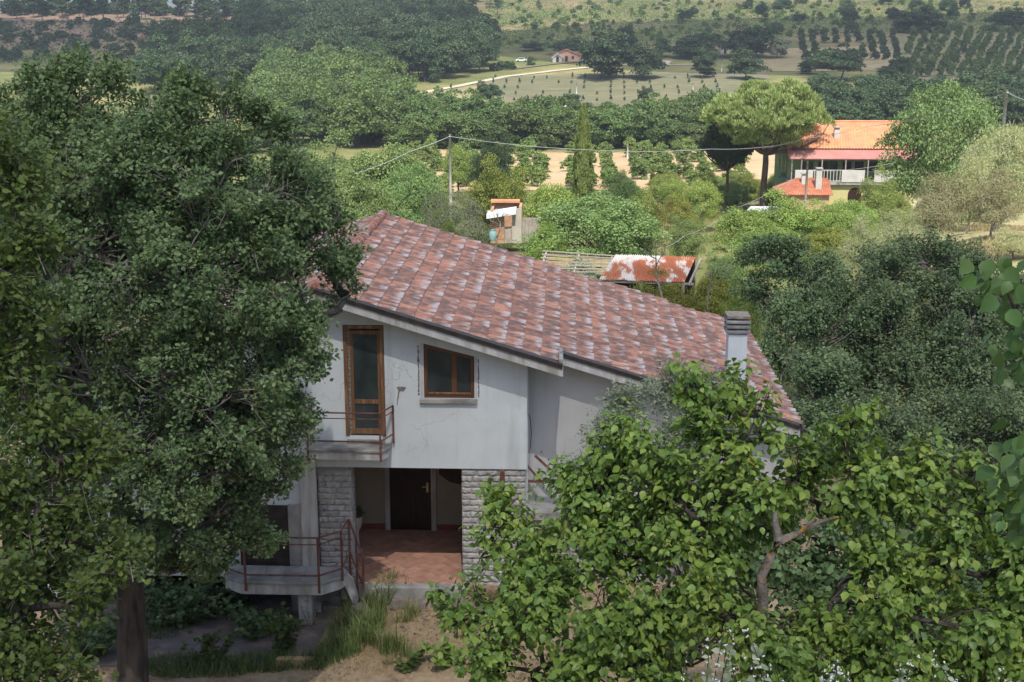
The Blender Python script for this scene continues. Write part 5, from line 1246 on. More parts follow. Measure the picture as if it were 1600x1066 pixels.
# grove rows on the far right
for r in range(13):
    for k in range(9):
        px = 1415 + r * 17 - k * 4.0 + random.uniform(-2, 2); py = 52 + k * 8.5 + random.uniform(-1.5, 1.5)
        if px < 1415: continue
        g = G(px, py); place(HAZP[(r + k) % 3], 'grove_tree', g[0], g[1], random.uniform(2.8, 4.0), random.uniform(2.3, 3.2), 'small round tree in the planted grove at far right', 'tree', 'grove trees in rows at far right', leaf='lf_wood_light')
for r in range(9):
    for k in range(5):
        px = 1250 + r * 18 + k * 2; py = 58 + k * 9 + random.uniform(-1.5, 1.5)
        if 1285 < px < 1345 and py > 70: continue
        g = G(px, py); place(HAZP[(r + k) % 3], 'orchard_tree', g[0], g[1], random.uniform(2.8, 3.8), random.uniform(2.4, 3.2), 'small tree in the orchard left of the far grove', 'tree', 'orchard trees left of the far grove', leaf='lf_wood')
# single far trees
for k, (px, top, py, w, lf, lab) in enumerate((
        (940, 52, 124, 80, 'lf_wood', 'large dark tree right of the distant white house'), (1005, 68, 124, 62, 'lf_wood', 'dark spreading tree on the vineyard edge, right of the largest one'),
        (975, 46, 98, 50, 'lf_wood', 'dark tree at the back of the cluster by the white house'), (885, 58, 88, 60, 'lf_wood', 'dark tree behind the distant white house'),
        (833, 66, 80, 34, 'lf_wood', 'round dark bush left of the distant white house'), (1090, 52, 92, 70, 'lf_wood', 'dark tree on the hillside left of the cedar'),
        (1035, 62, 90, 30, 'lf_wood', 'dark tree behind the hill track'), (1065, 64, 92, 40, 'lf_wood', 'dark tree right of the hill track'), (1100, 82, 122, 44, 'lf_wood', 'dark round tree in the pasture below the cedar'),
        (1168, 40, 92, 66, 'lf_wood', 'big bluish cedar beside the distant white gable'), (1165, 80, 124, 56, 'lf_wood', 'dark oak standing below the cedar'),
        (1312, 68, 126, 74, 'lf_wood', 'large round oak alone in the pasture'), (1265, 92, 116, 40, 'lf_wood', 'low dark bush left of the round pasture oak'), (1402, 88, 120, 30, 'lf_wood', 'dark bush at the left corner of the far grove'),
        (1385, 105, 122, 30, 'lf_wood', 'small dark bush right of the round pasture oak'), (764, 126, 165, 42, 'lf_wood', 'grey-green tree standing on the road edge above the wood belt'),
        (1007, 138, 160, 22, 'lf_wood', 'small round tree alone in the vineyard'), (890, 146, 170, 28, 'lf_wood', 'dark tree behind the little hut in the field'), (855, 158, 192, 50, 'lf_wood', 'dark bush left of the little hut in the field'),
        (930, 160, 195, 50, 'lf_wood', 'dark bush right of the little hut in the field'), (1056, 162, 185, 26, 'lf_wood', 'grey bush on the lower vineyard edge'), (1420, 16, 52, 44, 'lf_wood', 'dark oak at the top corner of the far grove'),
        (1448, 12, 52, 50, 'lf_wood', 'second dark oak above the far grove'), (1570, 12, 50, 60, 'lf_wood', 'large dark oak above the far grove at the right edge'), (700, 150, 205, 90, 'lf_wood_light', 'tall grey-green tree in front of the pale road'),
        (1215, 60, 92, 30, 'lf_olive', 'pale olive right of the cedar'), (823, 176, 215, 60, 'lf_wood_light', 'green tree below the vineyard, left of the cypress'))):
    g = G(px, py); t = P(px, top, g[1]); place(FARP[k % 4], 'field_tree', g[0], g[1], max(2, t[2] - g[2]), w / ppm(t), lab, leaf=lf)
for k, (px, py) in enumerate(((772, 112), (781, 110), (792, 108), (800, 109), (829, 103))):
    g = G(px, py); place(SHRP[k % 3], 'track_shrub', g[0], g[1], 2.6, 3.0, 'round shrub in the short row beside the farm track', 'shrub', 'shrubs beside the farm track')
# young vines on stakes
VINE = proto_one(puff_tree(120, 2.0, 0.9, 0.3, 10, 24, 0.3, 'quad', trunk=0.02), 'vine', 'lf_wood', 'bark')
for r, px in enumerate(list(range(690, 1130, 20))):
    for k, py in enumerate((124, 132, 140, 149, 159)):
        x = px + (px - 900) * 0.02 * k + (160 - py) * 0.12
        if (px < 760 and py < 140) or random.random() < 0.3: continue
        g = G(x, py); place(VINE, 'vine_plant', g[0], g[1], random.uniform(1.0, 2.2), 0.65, 'young vine on its stake in the terraced vineyard', 'vine', 'young vines of the vineyard')

# ================================================================== BUILDINGS IN THE DISTANCE
def corrugated(mb, pts, n, amp):
    """sheet between 4 corners (a,b near edge, c,d far edge) with ribs that run from near to far"""
    a, b, c, d = [np.array(p, float) for p in pts]
    nrm = np.cross(b - a, d - a); nrm /= np.linalg.norm(nrm); base = len(mb.v); m = n * 4
    for i in range(m + 1):
        t = i / m; o_ = nrm * amp * math.sin(t * n * 2 * math.pi)
        mb.v.append(tuple(a * (1 - t) + b * t + o_)); mb.v.append(tuple(d * (1 - t) + c * t + o_))
        mb.v.append(tuple(a * (1 - t) + b * t + o_ - nrm * 0.04)); mb.v.append(tuple(d * (1 - t) + c * t + o_ - nrm * 0.04))
    for i in range(m):
        q = base + 4 * i; mb.f += [(q, q + 4, q + 5, q + 1), (q + 2, q + 3, q + 7, q + 6), (q, q + 2, q + 6, q + 4)]
    return mb
YA = 150.0
fx0, fx1 = P(1232, 248, YA)[0], P(1432, 248, YA)[0]
ez = P(1300, 234, YA)[2]; bz = P(1300, 283, YA)[2]; gz = float(terrain(fx0 + 5, YA)) - 0.5
farm = empty('farmhouse', ((fx0 + fx1) / 2, YA + 5, gz), 'two-storey farmhouse with orange tiled roof, red awning and long balcony', 'house')
fy0, fy1, rid = YA + 1.8, YA + 11.5, P(1300, 190, YA + 7)[2]
mb = MB(); mb.box(fx0 + 0.3, fx1 - 0.3, fy0, fy1, gz, ez); mb.add([(fx0 + .3, fy0, ez), (fx0 + .3, fy1, ez), (fx0 + .3, YA + 7, rid - .25), (fx0 + .32, YA + 7, rid - .25)], [(0, 1, 2)])
part(mb, 'wall', M['green_wall'], farm)
rf = part(corrugated(MB(), [(fx0 - 0.2, YA + 0.6, ez + 0.10), (fx1 + 0.3, YA + 0.6, ez + 0.10), (fx1 + 0.3, YA + 7, rid), (fx0 + 1.6, YA + 7, rid)], 44, 0.05), 'roof', M['orange_roof'], farm)
part(MB().add([(fx0 - .2, YA + .6, ez + .08), (fx0 + 1.6, YA + 7, rid - .02), (fx0 + .1, fy1 + .4, ez), (fx0 - .2, fy1 + .4, ez - .1)], [(0, 1, 2, 3)]), 'roof_hip', M['orange_roof'], rf)
part(MB().add([(fx1 + .3, YA + 7, rid - .01), (fx0 + 1.6, YA + 7, rid - .01), (fx0 + .1, fy1 + .5, ez), (fx1 + .3, fy1 + .5, ez)], [(0, 1, 2, 3)]), 'roof_back', M['orange_roof'], rf)
part(MB().tube([(fx0 + 1.6, YA + 7, rid + .03), (fx1 + .3, YA + 7, rid + .03)], 0.13, 8), 'ridge', M['orange_roof'], rf)
az = P(1300, 248, YA - 0.9)[2]
part(MB().add([(fx0 - .1, YA - .9, az), (fx1 + .2, YA - .9, az), (fx1 + .2, YA + .9, ez + .02), (fx0 - .1, YA + .9, ez + .02), (fx0 - .1, YA - .9, az - .08), (fx1 + .2, YA - .9, az - .08), (fx1 + .2, YA + .9, ez - .06), (fx0 - .1, YA + .9, ez - .06)],
     [(0, 1, 2, 3), (7, 6, 5, 4), (0, 4, 5, 1), (1, 5, 6, 2), (3, 2, 6, 7), (0, 3, 7, 4)]), 'awning', M['red_awning'], farm)
for px, mt in ((1237, 'white_wall'), (1252, 'grey_wood'), (1284, 'grey_wood'), (1321, 'grey_wood'), (1356, 'grey_wood')):
    x = P(px, 265, YA - .8)[0]; part(MB().box(x - 0.06, x + 0.06, YA - .86, YA - .74, bz, az - .085), 'post', M['grey_wood'], farm)
part(MB().box(fx0, fx1, YA - 1.0, fy0 - .01, bz - 0.3, bz - .002), 'balcony_floor', M['concrete'], farm)
for a_, b_ in ((1242, 1270), (1315, 1351), (1366, 1420)):
    x0, x1 = P(a_, 275, YA - 1)[0], P(b_, 275, YA - 1)[0]; part(MB().box(x0, x1, YA - 1.08, YA - .95, bz, P(1300, 266, YA - 1)[2]), 'parapet', M['white_wall'], farm, bevel=0.02)
x0, x1 = P(1270, 275, YA - 1)[0], P(1315, 275, YA - 1)[0]; pz = P(1300, 266, YA - 1)[2]
part(MB().bar((x0, YA - 1, pz), (x1, YA - 1, pz), .07, .07), 'railing', M['pole'], farm)
for k in range(9): part(MB().box(x0 + (k + .5) * (x1 - x0) / 9 - .04, x0 + (k + .5) * (x1 - x0) / 9 + .04, YA - 1.04, YA - .96, bz, pz), 'baluster', M['pole'], farm)
for px in (1285, 1323, 1342): x = P(px, 265, fy0)[0]; d_ = part(MB().box(x - .5, x + .5, fy0 - .05, fy0 - .005, bz, bz + 2.0), 'door', M['dark_wood'], farm)
for px in (1262, 1300, 1362): x = P(px, 265, fy0)[0]; w0 = part(MB().box(x - .6, x + .6, fy0 - .05, fy0 - .005, bz + .9, bz + 2.0), 'window', M['glass'], farm); part(MB().box(x - .7, x + .7, fy0 - .09, fy0 - .051, bz + .8, bz + .9), 'sill', M['white_wall'], w0)
for k in (0, 1, 2): part(MB().box(fx0 + .26, fx0 + .298, fy0 + 1 + k * 2.6, fy0 + 1.9 + k * 2.6, bz + .6, bz + 2.1), 'window', M['glass'], farm)
part(MB().box(fx0 + 3, fx1 - .4, YA - .6, fy0 - .011, gz, bz - .305), 'ground_floor_wall', M['yellow_wall'], farm)
x = P(1336, 292, YA - .6)[0]; arc = [(x + .75 * math.cos(t), bz - 1.4 + .75 * math.sin(t)) for t in np.linspace(0, math.pi, 9)]
part(MB().prism([(x - .75, bz - 2.6), (x + .75, bz - 2.6)] + arc[0:], YA - .64, YA - .605), 'dark_arch_panel', M['dark_wood'], farm)  # solid dark panel, the shade inside the arch is its colour
def chimney_at(px, top, bot, Y, par, w=0.32):
    t = P(px, top, Y); b = P(px, bot, Y); c_ = part(MB().box(t[0] - w, t[0] + w, Y - w, Y + w, b[2] - .6, t[2] - .35), 'chimney', M['white_wall'], par)
    part(MB().box(t[0] - w - .06, t[0] + w + .06, Y - w - .06, Y + w + .06, t[2] - .12, t[2]), 'cap', M['concrete'], c_); part(MB().box(t[0] - w * .8, t[0] + w * .8, Y - w * .8, Y + w * .8, t[2] - .345, t[2] - .125), 'flue', M['stone_core'], c_)
chimney_at(1308, 198, 224, YA + 3.2, farm); chimney_at(1293, 188, 193, YA + 8, farm, .16)
part(MB().add([P(1215, 279, YA + 2), P(1233, 277, YA + 2), P(1229, 270, YA + 4), P(1222, 270, YA + 4)] + [p - np.array([0, 0, .08]) for p in (P(1215, 279, YA + 2), P(1233, 277, YA + 2), P(1229, 270, YA + 4), P(1222, 270, YA + 4))], [(0, 1, 2, 3), (7, 6, 5, 4), (0, 4, 5, 1), (1, 5, 6, 2), (2, 6, 7, 3), (3, 7, 4, 0)]), 'side_awning', M['teal_sheet'], farm)
# lower outbuilding in front of it
YO = 138.0
ox0, ox1 = P(1233, 300, YO)[0], P(1302, 300, YO)[0]; oe = P(1270, 305, YO)[2]; orz = P(1270, 278, YO + 3.2)[2]; og = float(terrain(ox0, YO)) - .6
outb = empty('outbuilding', ((ox0 + ox1) / 2, YO + 3, og), 'low outbuilding with red tiled roof and white chimney before the farmhouse', 'outbuilding')
part(MB().box(ox0 + .3, ox1 - .3, YO + .4, YO + 6, og, oe), 'wall', M['pink_wall'], outb)
part(MB().prism([(0, 0)], 0, 0) if False else MB().add([(ox1 - .3, YO + .4, oe), (ox1 - .3, YO + 6, oe), (ox1 - .3, YO + 3.2, orz - .1)], [(0, 1, 2)]), 'gable', M['pink_wall'], outb)
orf = part(corrugated(MB(), [(ox0 - .8, YO, oe + .02), (ox1, YO, oe + .02), (ox1 + .0, YO + 3.2, orz), (ox0 + 1.3, YO + 3.2, orz)], 22, 0.05), 'roof', M['red_roof'], outb)
part(MB().add([(ox0 - .8, YO, oe), (ox0 + 1.3, YO + 3.2, orz), (ox0 - .8, YO + 6.4, oe), ], [(0, 1, 2)]), 'roof_hip', M['red_roof'], orf)
part(MB().add([(ox0 + 1.3, YO + 3.2, orz - .01), (ox1, YO + 3.2, orz - .01), (ox1, YO + 6.4, oe), (ox0 - .8, YO + 6.4, oe)], [(0, 1, 2, 3)]), 'roof_back', M['red_roof'], orf)
chimney_at(1280, 262, 298, YO + 1.4, outb, .30); chimney_at(1256, 270, 285, YO + 2.2, outb, .22)

# brick hut with a tin canopy
YU = 92.0
hx0, hx1 = P(766, 345, YU)[0], P(815, 345, YU)[0]; hz = P(780, 374, YU)[2]; ht = P(780, 322, YU)[2]
hut = empty('brick_hut', ((hx0 + hx1) / 2, YU + 1, hz), 'small orange brick hut with white tin canopy and dark doorway', 'hut')
xd0, xd1 = P(788, 350, YU)[0], P(800, 350, YU)[0]
wl = part(MB().box(hx0, xd0, YU + .06, YU + .25, hz - .3, ht - .5), 'wall', M['brick'], hut)
part(MB().box(xd1, hx1, YU + .06, YU + .25, hz - .3, ht - .2), 'wall', M['cream'], hut)
part(MB().box(hx0, hx1, YU + 2.2, YU + 2.4, hz - .3, ht - .1), 'wall', M['brick'], hut); part(MB().box(hx0 + .001, hx0 + .2, YU + .251, YU + 2.199, hz - .3, ht - .3), 'wall', M['brick'], hut)
part(MB().box(hx1 - .2, hx1 - .001, YU + .251, YU + 2.199, hz - .3, ht - .1), 'wall', M['brick'], hut)
part(MB().box(xd0 + .02, xd1 - .02, YU + .15, YU + .2, hz - .3, ht - 1.5), 'door', M['grey_wood'], hut)
bw_, bh_ = (xd0 - hx0) / 5, 0.15
for r in range(9):
    for c in range(5):
        part(MB().box(hx0 + c * bw_ + .01, hx0 + (c + 1) * bw_ - .01, YU + .03, YU + .059, hz + r * bh_ + .01, hz + (r + 1) * bh_ - .01), 'brick', M['brick'], wl)
ca, cb2 = P(760, 336, YU - .5), P(806, 329, YU - .5)
part(MB().add([ca, cb2, cb2 + np.array([0, 1.6, .05]), ca + np.array([0, 1.6, .05])] + [p - np.array([0, 0, .28]) for p in (ca, cb2)] + [p - np.array([0, 0, .05]) for p in (cb2 + np.array([0, 1.6, .05]), ca + np.array([0, 1.6, .05]))],
     [(0, 1, 2, 3), (7, 6, 5, 4), (0, 4, 5, 1), (1, 5, 6, 2), (2, 6, 7, 3), (3, 7, 4, 0)]), 'canopy', M['white_metal'], hut)
part(MB().box(hx0 - .05, hx1 - .2, YU + 1.9, YU + 2.6, ht - .05, ht + .12), 'tile_coping', M['orange_roof'], hut)
part(MB().box(hx1 + .01, P(842, 350, YU)[0], YU + .4, YU + .5, hz - .3, P(820, 342, YU)[2]), 'board_lean_to', M['grey_wood'], hut)
for k in range(9):
    x = hx1 + .06 + k * (P(842, 350, YU)[0] - hx1) / 9; part(MB().box(x, x + .1, YU + .36, YU + .399, hz - .3, P(820, 341 + (k * 7) % 5, YU)[2]), 'board', M['grey_wood'], hut)
dr = P(770, 367, YU - 1.2); v, f = tube_arrays([(dr[0], dr[1], dr[2] + z) for z in (-.42, -.25, 0, .22, .36)], [.2, .26, .27, .25, .17], 12)
tk = MB().add(v, [tuple(q) for q in f] + [tuple(range(48, 60))]).build('water_drum', M['blue_plastic'], None, smooth=True); tag(tk, 'pale blue plastic drum on the grass beside the brick hut', 'drum')

# shed with rusty corrugated roof
YS = 62.0
sa, sb_, sc_, sd = P(936, 436, YS), P(1068, 441, YS), P(1086, 402, YS + 4.2), P(962, 398, YS + 4.2)
shed = empty('sheet_shed', tuple(G(1010, 455)), 'open shed under a rusty white-blotched corrugated sheet roof', 'shed')
sr = part(MB(), 'roof', M['rust_sheet'], shed) if False else None
npan = 6
for k in range(npan):
    t0, t1 = k / npan, (k + 1) / npan + 0.012; lift = np.array([0, 0, 0.02 * (k % 2)])
    ra, rb = sa * (1 - t0) + sb_ * t0 + lift, sa * (1 - t1) + sb_ * t1 + lift; rc_, rd = sd * (1 - t1) + sc_ * t1 + lift, sd * (1 - t0) + sc_ * t0 + lift
    part(corrugated(MB(), [ra, rb, rc_, rd], 7, 0.03), 'roof_sheet', M['rust_sheet'], shed)
for (p, zz) in ((sa, 0), (sb_, 0), (sc_, 0), (sd, 0), ((sa + sb_) / 2, 0)):
    g0 = float(terrain(p[0], p[1])); part(MB().box(p[0] - .07, p[0] + .07, p[1] + .05, p[1] + .19, g0 - .2, p[2] - .06), 'post', M['grey_wood'], shed)
part(MB().bar(sa + np.array([0, .12, -.12]), sb_ + np.array([0.5, .12, -.12]), .1, .1), 'beam', M['grey_wood'], shed)
part(MB().bar(sb_ + np.array([0.3, .1, -.10]), sc_ + np.array([.3, 0, -.10]), .1, .1), 'beam', M['grey_wood'], shed)
g0 = float(terrain(sc_[0], sc_[1])); part(MB().box(sd[0], sc_[0], sc_[1] - .1, sc_[1] + .1, g0 - .3, sd[2] - .25), 'back_wall', M['dark_wood'], shed)
# slatted pergola beside it
perg = empty('slatted_pergola', tuple(G(890, 430)), 'weathered pergola of long wooden slats left of the rusty roof', 'pergola')
pa, pb, pc, pd = P(838, 425, 68), P(955, 425, 68), P(962, 400, 72), P(848, 392, 72)
for k in range(7):
    t = k / 6; part(MB().bar(pa * (1 - t) + pd * t, pb * (1 - t) + pc * t, .10, .05), 'slat', M['grey_wood'], perg)
for t in (0.05, 0.5, 0.95):
    q0, q1 = pa * (1 - t) + pb * t - np.array([0, 0, .09]), pd * (1 - t) + pc * t - np.array([0, 0, .09]); part(MB().bar(q0, q1, .09, .09), 'beam', M['grey_wood'], perg)
    for q in (q0, q1): part(MB().box(q[0] - .06, q[0] + .06, q[1] - .06, q[1] + .06, float(terrain(q[0], q[1])) - .2, q[2] - .05), 'post', M['grey_wood'], perg)
for k in range(5):
    q0, q1 = pd * 1.0 + np.array([0, .1, -.2 - k * .22]), pc + np.array([0, .1, -.2 - k * .22]); part(MB().bar(q0, q1, .04, .15), 'board', M['straw'], perg)
# thin red stakes
for k, (px, t, b) in enumerate(((1012, 312, 338), (1027, 310, 340), (1036, 316, 342), (1040, 310, 336), (1049, 314, 338), (1058, 317, 334), (1062, 314, 336), (1075, 318, 335))):
    p0, p1 = P(px, t, 100), P(px, b, 100); s_ = MB().tube([(p0[0], 100, float(terrain(p0[0], 100)) - .1), tuple(p0)], .022, 6).build('garden_stake', M['rust']); tag(s_, 'thin rusty red stake standing in the vegetable plot', 'stake', 'red stakes in the vegetable plot')

# distant houses
def far_house(px, py, wpx, hpx, depth, wallm, roofm, label, name='cottage', roof_h=0.45, wins=2):
    g = G(px, py); s = ppm(g); w, h_ = wpx / s, hpx / s
    r = empty(name, tuple(g), label, 'house'); x, y, z = g
    part(MB().prism([(x - w/2, z - 1), (x + w/2, z - 1), (x + w/2, z + h_ * (1 - roof_h)), (x, z + h_ * .97), (x - w/2, z + h_ * (1 - roof_h))], y, y + depth), 'wall', M[wallm], r)
    mb = MB()
    for sg in (-1, 1):
        e = .35; xo, zo = x + sg * (w/2 + e), z + h_ * (1 - roof_h) - e * h_ * roof_h / (w/2) * .97
        mb.add([(x, y - e, z + h_), (xo, y - e, zo), (xo, y + depth + e, zo), (x, y + depth + e, z + h_), (x, y - e, z + h_ + .2), (xo, y - e, zo + .2), (xo, y + depth + e, zo + .2), (x, y + depth + e, z + h_ + .2)],
               [(0, 1, 2, 3), (7, 6, 5, 4), (0, 4, 5, 1), (1, 5, 6, 2), (3, 2, 6, 7)])
    part(mb, 'roof', M[roofm], r)
    for k in range(wins):
        xx = x - w/2 + (k + .5) * w / wins; part(MB().box(xx - .4, xx + .4, y - .05, y - .005, z + .9, z + 2.0), 'window', M['glass'], r)
    part(MB().box(x - .45, x + .45, y - .06, y - .008, z, z + 2.0), 'door', M['dark_wood'], r)
    return r
far_house(885, 97, 40, 18, 8, 'pink_wall', 'red_roof', 'distant pink cottage with reddish roof on the hillside')
far_house(871, 98, 15, 13, 5, 'white_wall', 'white_metal', 'small white annex at the left of the distant pink cottage', 'annex', wins=1)
far_house(902, 96, 18, 13, 5, 'white_wall', 'red_roof', 'pale outbuilding at the right of the distant pink cottage', 'annex', wins=1)
far_house(888, 180, 16, 16, 4, 'pink_wall', 'white_metal', 'little pale hut among bushes below the vineyard', 'field_hut', wins=1)
far_house(932, 186, 14, 10, 4, 'white_wall', 'red_roof', 'tiny white hut half hidden right of the cypress top', 'field_hut', wins=1)
far_house(1133, 84, 14, 18, 6, 'white_wall', 'red_roof', 'distant white gable beside the big cedar', wins=1)
far_house(1206, 84, 20, 10, 6, 'pink_wall', 'red_roof', 'distant low house right of the big cedar', wins=1)
for k, (px, py, cm_) in enumerate(((815, 97, 'white_metal'),)):
    g = G(px, py); r = empty('parked_car', tuple(g), 'distant white car parked left of the pink cottage', 'car'); x, y, z = g
    part(MB().prism([(x - 2, z + .35), (x + 2, z + .35), (x + 2, z + .85), (x + 1.2, z + .9), (x + .8, z + 1.4), (x - .9, z + 1.4), (x - 1.5, z + .9), (x - 2, z + .85)], y, y + 1.7), 'body', M['white_metal'], r)
    part(MB().prism([(x - 1.25, z + .92), (x + 1.0, z + .92), (x + .72, z + 1.34), (x - .85, z + 1.34)], y - .02, y - .004), 'window', M['glass'], r)
    for wx in (-1.25, 1.25): part(MB().tube([(x + wx, y - .05, z + .33), (x + wx, y + .2, z + .33)], .33, 12), 'wheel', M['dark_metal'], r)
g = G(1198, 300) ; g = P(1180, 305, 145)
van = empty('white_van', tuple((g[0], 145, float(terrain(g[0], 145)))), 'white van partly hidden below the umbrella pine', 'van'); x, y, z = g[0] + .8, 145, g[2] - 3.6
part(MB().prism([(x - 1.8, z + .4), (x + 2.2, z + .4), (x + 2.2, z + 2.1), (x - 1.0, z + 2.1), (x - 1.8, z + 1.2)], y, y + 1.8), 'body', M['white_metal'], van)
part(MB().prism([(x - 1.6, z + 1.2), (x - .5, z + 1.2), (x - .5, z + 1.95), (x - 1.0, z + 1.95)], y - .03, y - .004), 'window', M['glass'], van)
for wx in (-1.0, 1.4): part(MB().tube([(x + wx, y - .05, z + .4), (x + wx, y + .2, z + .4)], .36, 12), 'wheel', M['dark_metal'], van)

# ================================================================== POLES AND WIRES
def pole(px, top, Y, r, label, cross=0.0, mat='pole', insul=True):
    t = P(px, top, Y); z = float(terrain(t[0], Y)); e = empty('utility_pole', (t[0], Y, z), label, 'pole')
    part(MB().tube([(t[0], Y, z - .3), (t[0], Y, z + (t[2] - z) * .5), tuple(t)], [r * 1.25, r * 1.05, r * .8], 10), 'mast', M[mat], e, smooth=True)
    if cross: part(MB().box(t[0] - cross, t[0] + cross, Y - .06, Y + .06, t[2] - .5, t[2] - .35), 'crossarm', M['grey_wood'], e)
    if insul: part(MB().tube([(t[0], Y - r, t[2] - .15), (t[0], Y - r - .18, t[2] - .15)], .05, 8), 'insulator', M['white_metal'], e)
    return t
t1 = pole(703, 210, 112, .12, 'tall pale pole rising behind the roof ridge')
t2 = pole(1573, 141, 98, .14, 'pale pole standing over the willows at the right edge')
pole(723, 125, 420, .22, 'distant pole with crossarm beside the pale dirt road', 1.3, insul=False)
pole(559, 122, 330, .16, 'distant thin pole above the wood on the left', insul=False)
pole(837, 148, 360, .16, 'thin pole in the vineyard left of the little hut', insul=False)
pole(901, 130, 380, .16, 'thin pole in the vineyard above the cypress', insul=False)
pole(1128, 92, 440, .16, 'thin pole below the distant white gable', insul=False)
pole(1083, 130, 380, .16, 'thin pole at the right end of the vineyard', insul=False)
pole(981, 222, 235, .13, 'short pole at the back edge of the orchard', insul=False)
pole(1262, 252, 134, .12, 'weathered wooden pole before the outbuilding roof', mat='grey_wood', insul=False)
def wire(pts, label, r=0.024):
    fine = []
    for a, b in zip(pts[:-1], pts[1:]):
        for t in np.linspace(0, 1, 9)[:-1]: fine.append(np.array(a) * (1 - t) + np.array(b) * t - np.array([0, 0, 1]) * 0.012 * np.linalg.norm(np.array(b) - np.array(a)) * 4 * t * (1 - t))
    fine.append(np.array(pts[-1])); tag(MB().tube(fine, r, 5).build('power_cable', M['cable']), label, 'cable')
dn = np.array([0, -.3, -.15])
wire([t1 + dn, P(640, 237, 108), P(560, 270, 100)], 'cable running left from the tall pale pole')
wire([t1 + dn, P(912, 234, 120), P(1110, 233, 132), P(1240, 222, YA + 3)], 'cable running right from the tall pale pole past the cypress')
wire([t2 + dn, P(1520, 160, 102), P(1360, 197, 128), P(1255, 217, 138), P(1190, 232, 148)], 'cable crossing before the orange roof to the right pole')
wire([t2 + dn, P(1600, 156, 94), P(1660, 180, 88)], 'cable leaving the right pole beyond the frame')
wire([P(1400, 254, 136), P(1330, 265, 134), P(1262, 267, 134), P(1215, 292, 128), P(1150, 325, 112), P(1070, 368, 90), P(1030, 388, 76)], 'low cable sagging from the balcony down across the green thicket', .014)

# ================================================================== YARD
mb = MB(); mb.prism_z([(-4.55, 23.3), (-4.2, 24.2), (-4.15, YF - 0.12), (-5.1, YF - 0.11), (-5.1, 29.5), (-9.9, 29.5), (-9.9, 23.0)], -0.95, -0.66)
tag(part(mb, 'lower_pavement', M['paving'], None), kind='structure')
for k in range(7):
    x = -4.35 + k * 0.42; w = random.uniform(0.36, 0.42); t_ = MB().box(x, x + w - .02, YF - 0.72 + random.uniform(-.05, .05), YF - 0.27, -0.3, float(terrain(x, YF - .5)) + random.uniform(.02, .05)).build('paving_slab', M['paving'], None, bevel=.01)
    tag(t_, 'broken pinkish slab in the strip before the porch threshold', 'slab', 'broken slabs before the porch')
pk = MB().box(-5.55, -4.35, 23.20, 23.34, -0.80, -0.55).build('old_kerb_stone', M['straw'], None, bevel=.02); tag(pk, 'pale broken kerb stone lying by the weeds below the stair', 'kerb stone')

def blades(name, region, n, h, w, mat, seed, lean=0.35, zfun=None, kind='stuff'):
    """grass blades in a world-space ellipse list [(x, y, rx, ry)]"""
    rng = np.random.default_rng(seed); reg = np.array(region, float)
    a = reg[:, 2] * reg[:, 3]; idx = rng.choice(len(reg), n, p=a / a.sum()); t = rng.uniform(0, 2 * math.pi, n); r = np.sqrt(rng.random(n))
    x = reg[idx, 0] + reg[idx, 2] * r * np.cos(t); y = reg[idx, 1] + reg[idx, 3] * r * np.sin(t); z = terrain(x, y) - 0.03 if zfun is None else zfun(x, y)
    hh = h * rng.uniform(0.45, 1.2, n) * (1 - 0.4 * r); az = rng.uniform(0, 2 * math.pi, n); ln = lean * rng.random(n)
    side = np.stack([-np.sin(az), np.cos(az), np.zeros(n)], 1) * (w * rng.uniform(.6, 1.3, n))[:, None]; d = np.stack([np.cos(az), np.sin(az), np.zeros(n)], 1)
    b = np.stack([x, y, z], 1); m1 = b + np.array([0, 0, 1.0]) * (hh * .55)[:, None] + d * (hh * ln * .3)[:, None]; tip = b + np.array([0, 0, 1.0]) * (hh * (1 - .3 * ln))[:, None] + d * (hh * ln)[:, None]
    V = np.stack([b - side, b + side, m1 + side * .8, m1 - side * .8, tip], 1).reshape(-1, 3); k = np.arange(n)[:, None] * 5
    me = fast_mesh(name, V, [k + np.array([[0, 1, 2, 3]]), k + np.array([[3, 2, 4]])]); me.materials.append(M[mat])
    return link(bpy.data.objects.new(name, me))
def gpx(px, py): q = G(px, py); return q[0], q[1]
g1 = [(*gpx(590, 945), .35, .5), (*gpx(575, 985), .35, .45), (*gpx(600, 925), .25, .25), (*gpx(560, 1010), .3, .35)]
_r = random.Random(3)
g1 += [(*gpx(535, 985), .3, .3), (*gpx(548, 960), .2, .3), (*gpx(520, 1020), .35, .25)]
g1 += [(*gpx(560 + _r.uniform(-20, 90), 925 + _r.uniform(-5, 110)), _r.uniform(.08, .2), _r.uniform(.06, .2)) for _ in range(14)]
tag(blades('tall_grass_tuft', g1, 2600, 0.72, 0.008, 'grass', 31, lean=0.9), 'tall green grass on the bank beside the stair', 'grass', kind='stuff')
g2 = [(*gpx(745, 935), .45, .22), (*gpx(705, 918), .5, .08), (*gpx(640, 916), .3, .06), (*gpx(790, 940), .5, .25)]
tag(blades('dry_grass_tuft', g2 + [(*gpx(_r.uniform(600, 800), _r.uniform(920, 1060)), _r.uniform(.06, .16), _r.uniform(.05, .12)) for _ in range(16)], 2000, 0.34, 0.006, 'dry_grass', 32, lean=0.9), 'dry grass along the foot of the stone pier', 'grass', kind='stuff')
g3 = [(*gpx(430, 1045), 1.0, .35), (*gpx(300, 1050), 1.2, .4), (*gpx(520, 1035), .6, .3), (*gpx(350, 960), .8, .6), (*gpx(250, 990), .6, .6)]
tag(blades('yard_grass', g3, 5200, 0.42, 0.008, 'grass', 33, lean=0.9), 'shaded grass and weeds under the large oak', 'grass', kind='stuff')
g4 = [(-2.6, 23.6, 2.2, 1.6), (-1.0, 22.5, 2.5, 1.5), (1.5, 23.0, 3, 2), (-3.8, 22.6, 1, .8)]
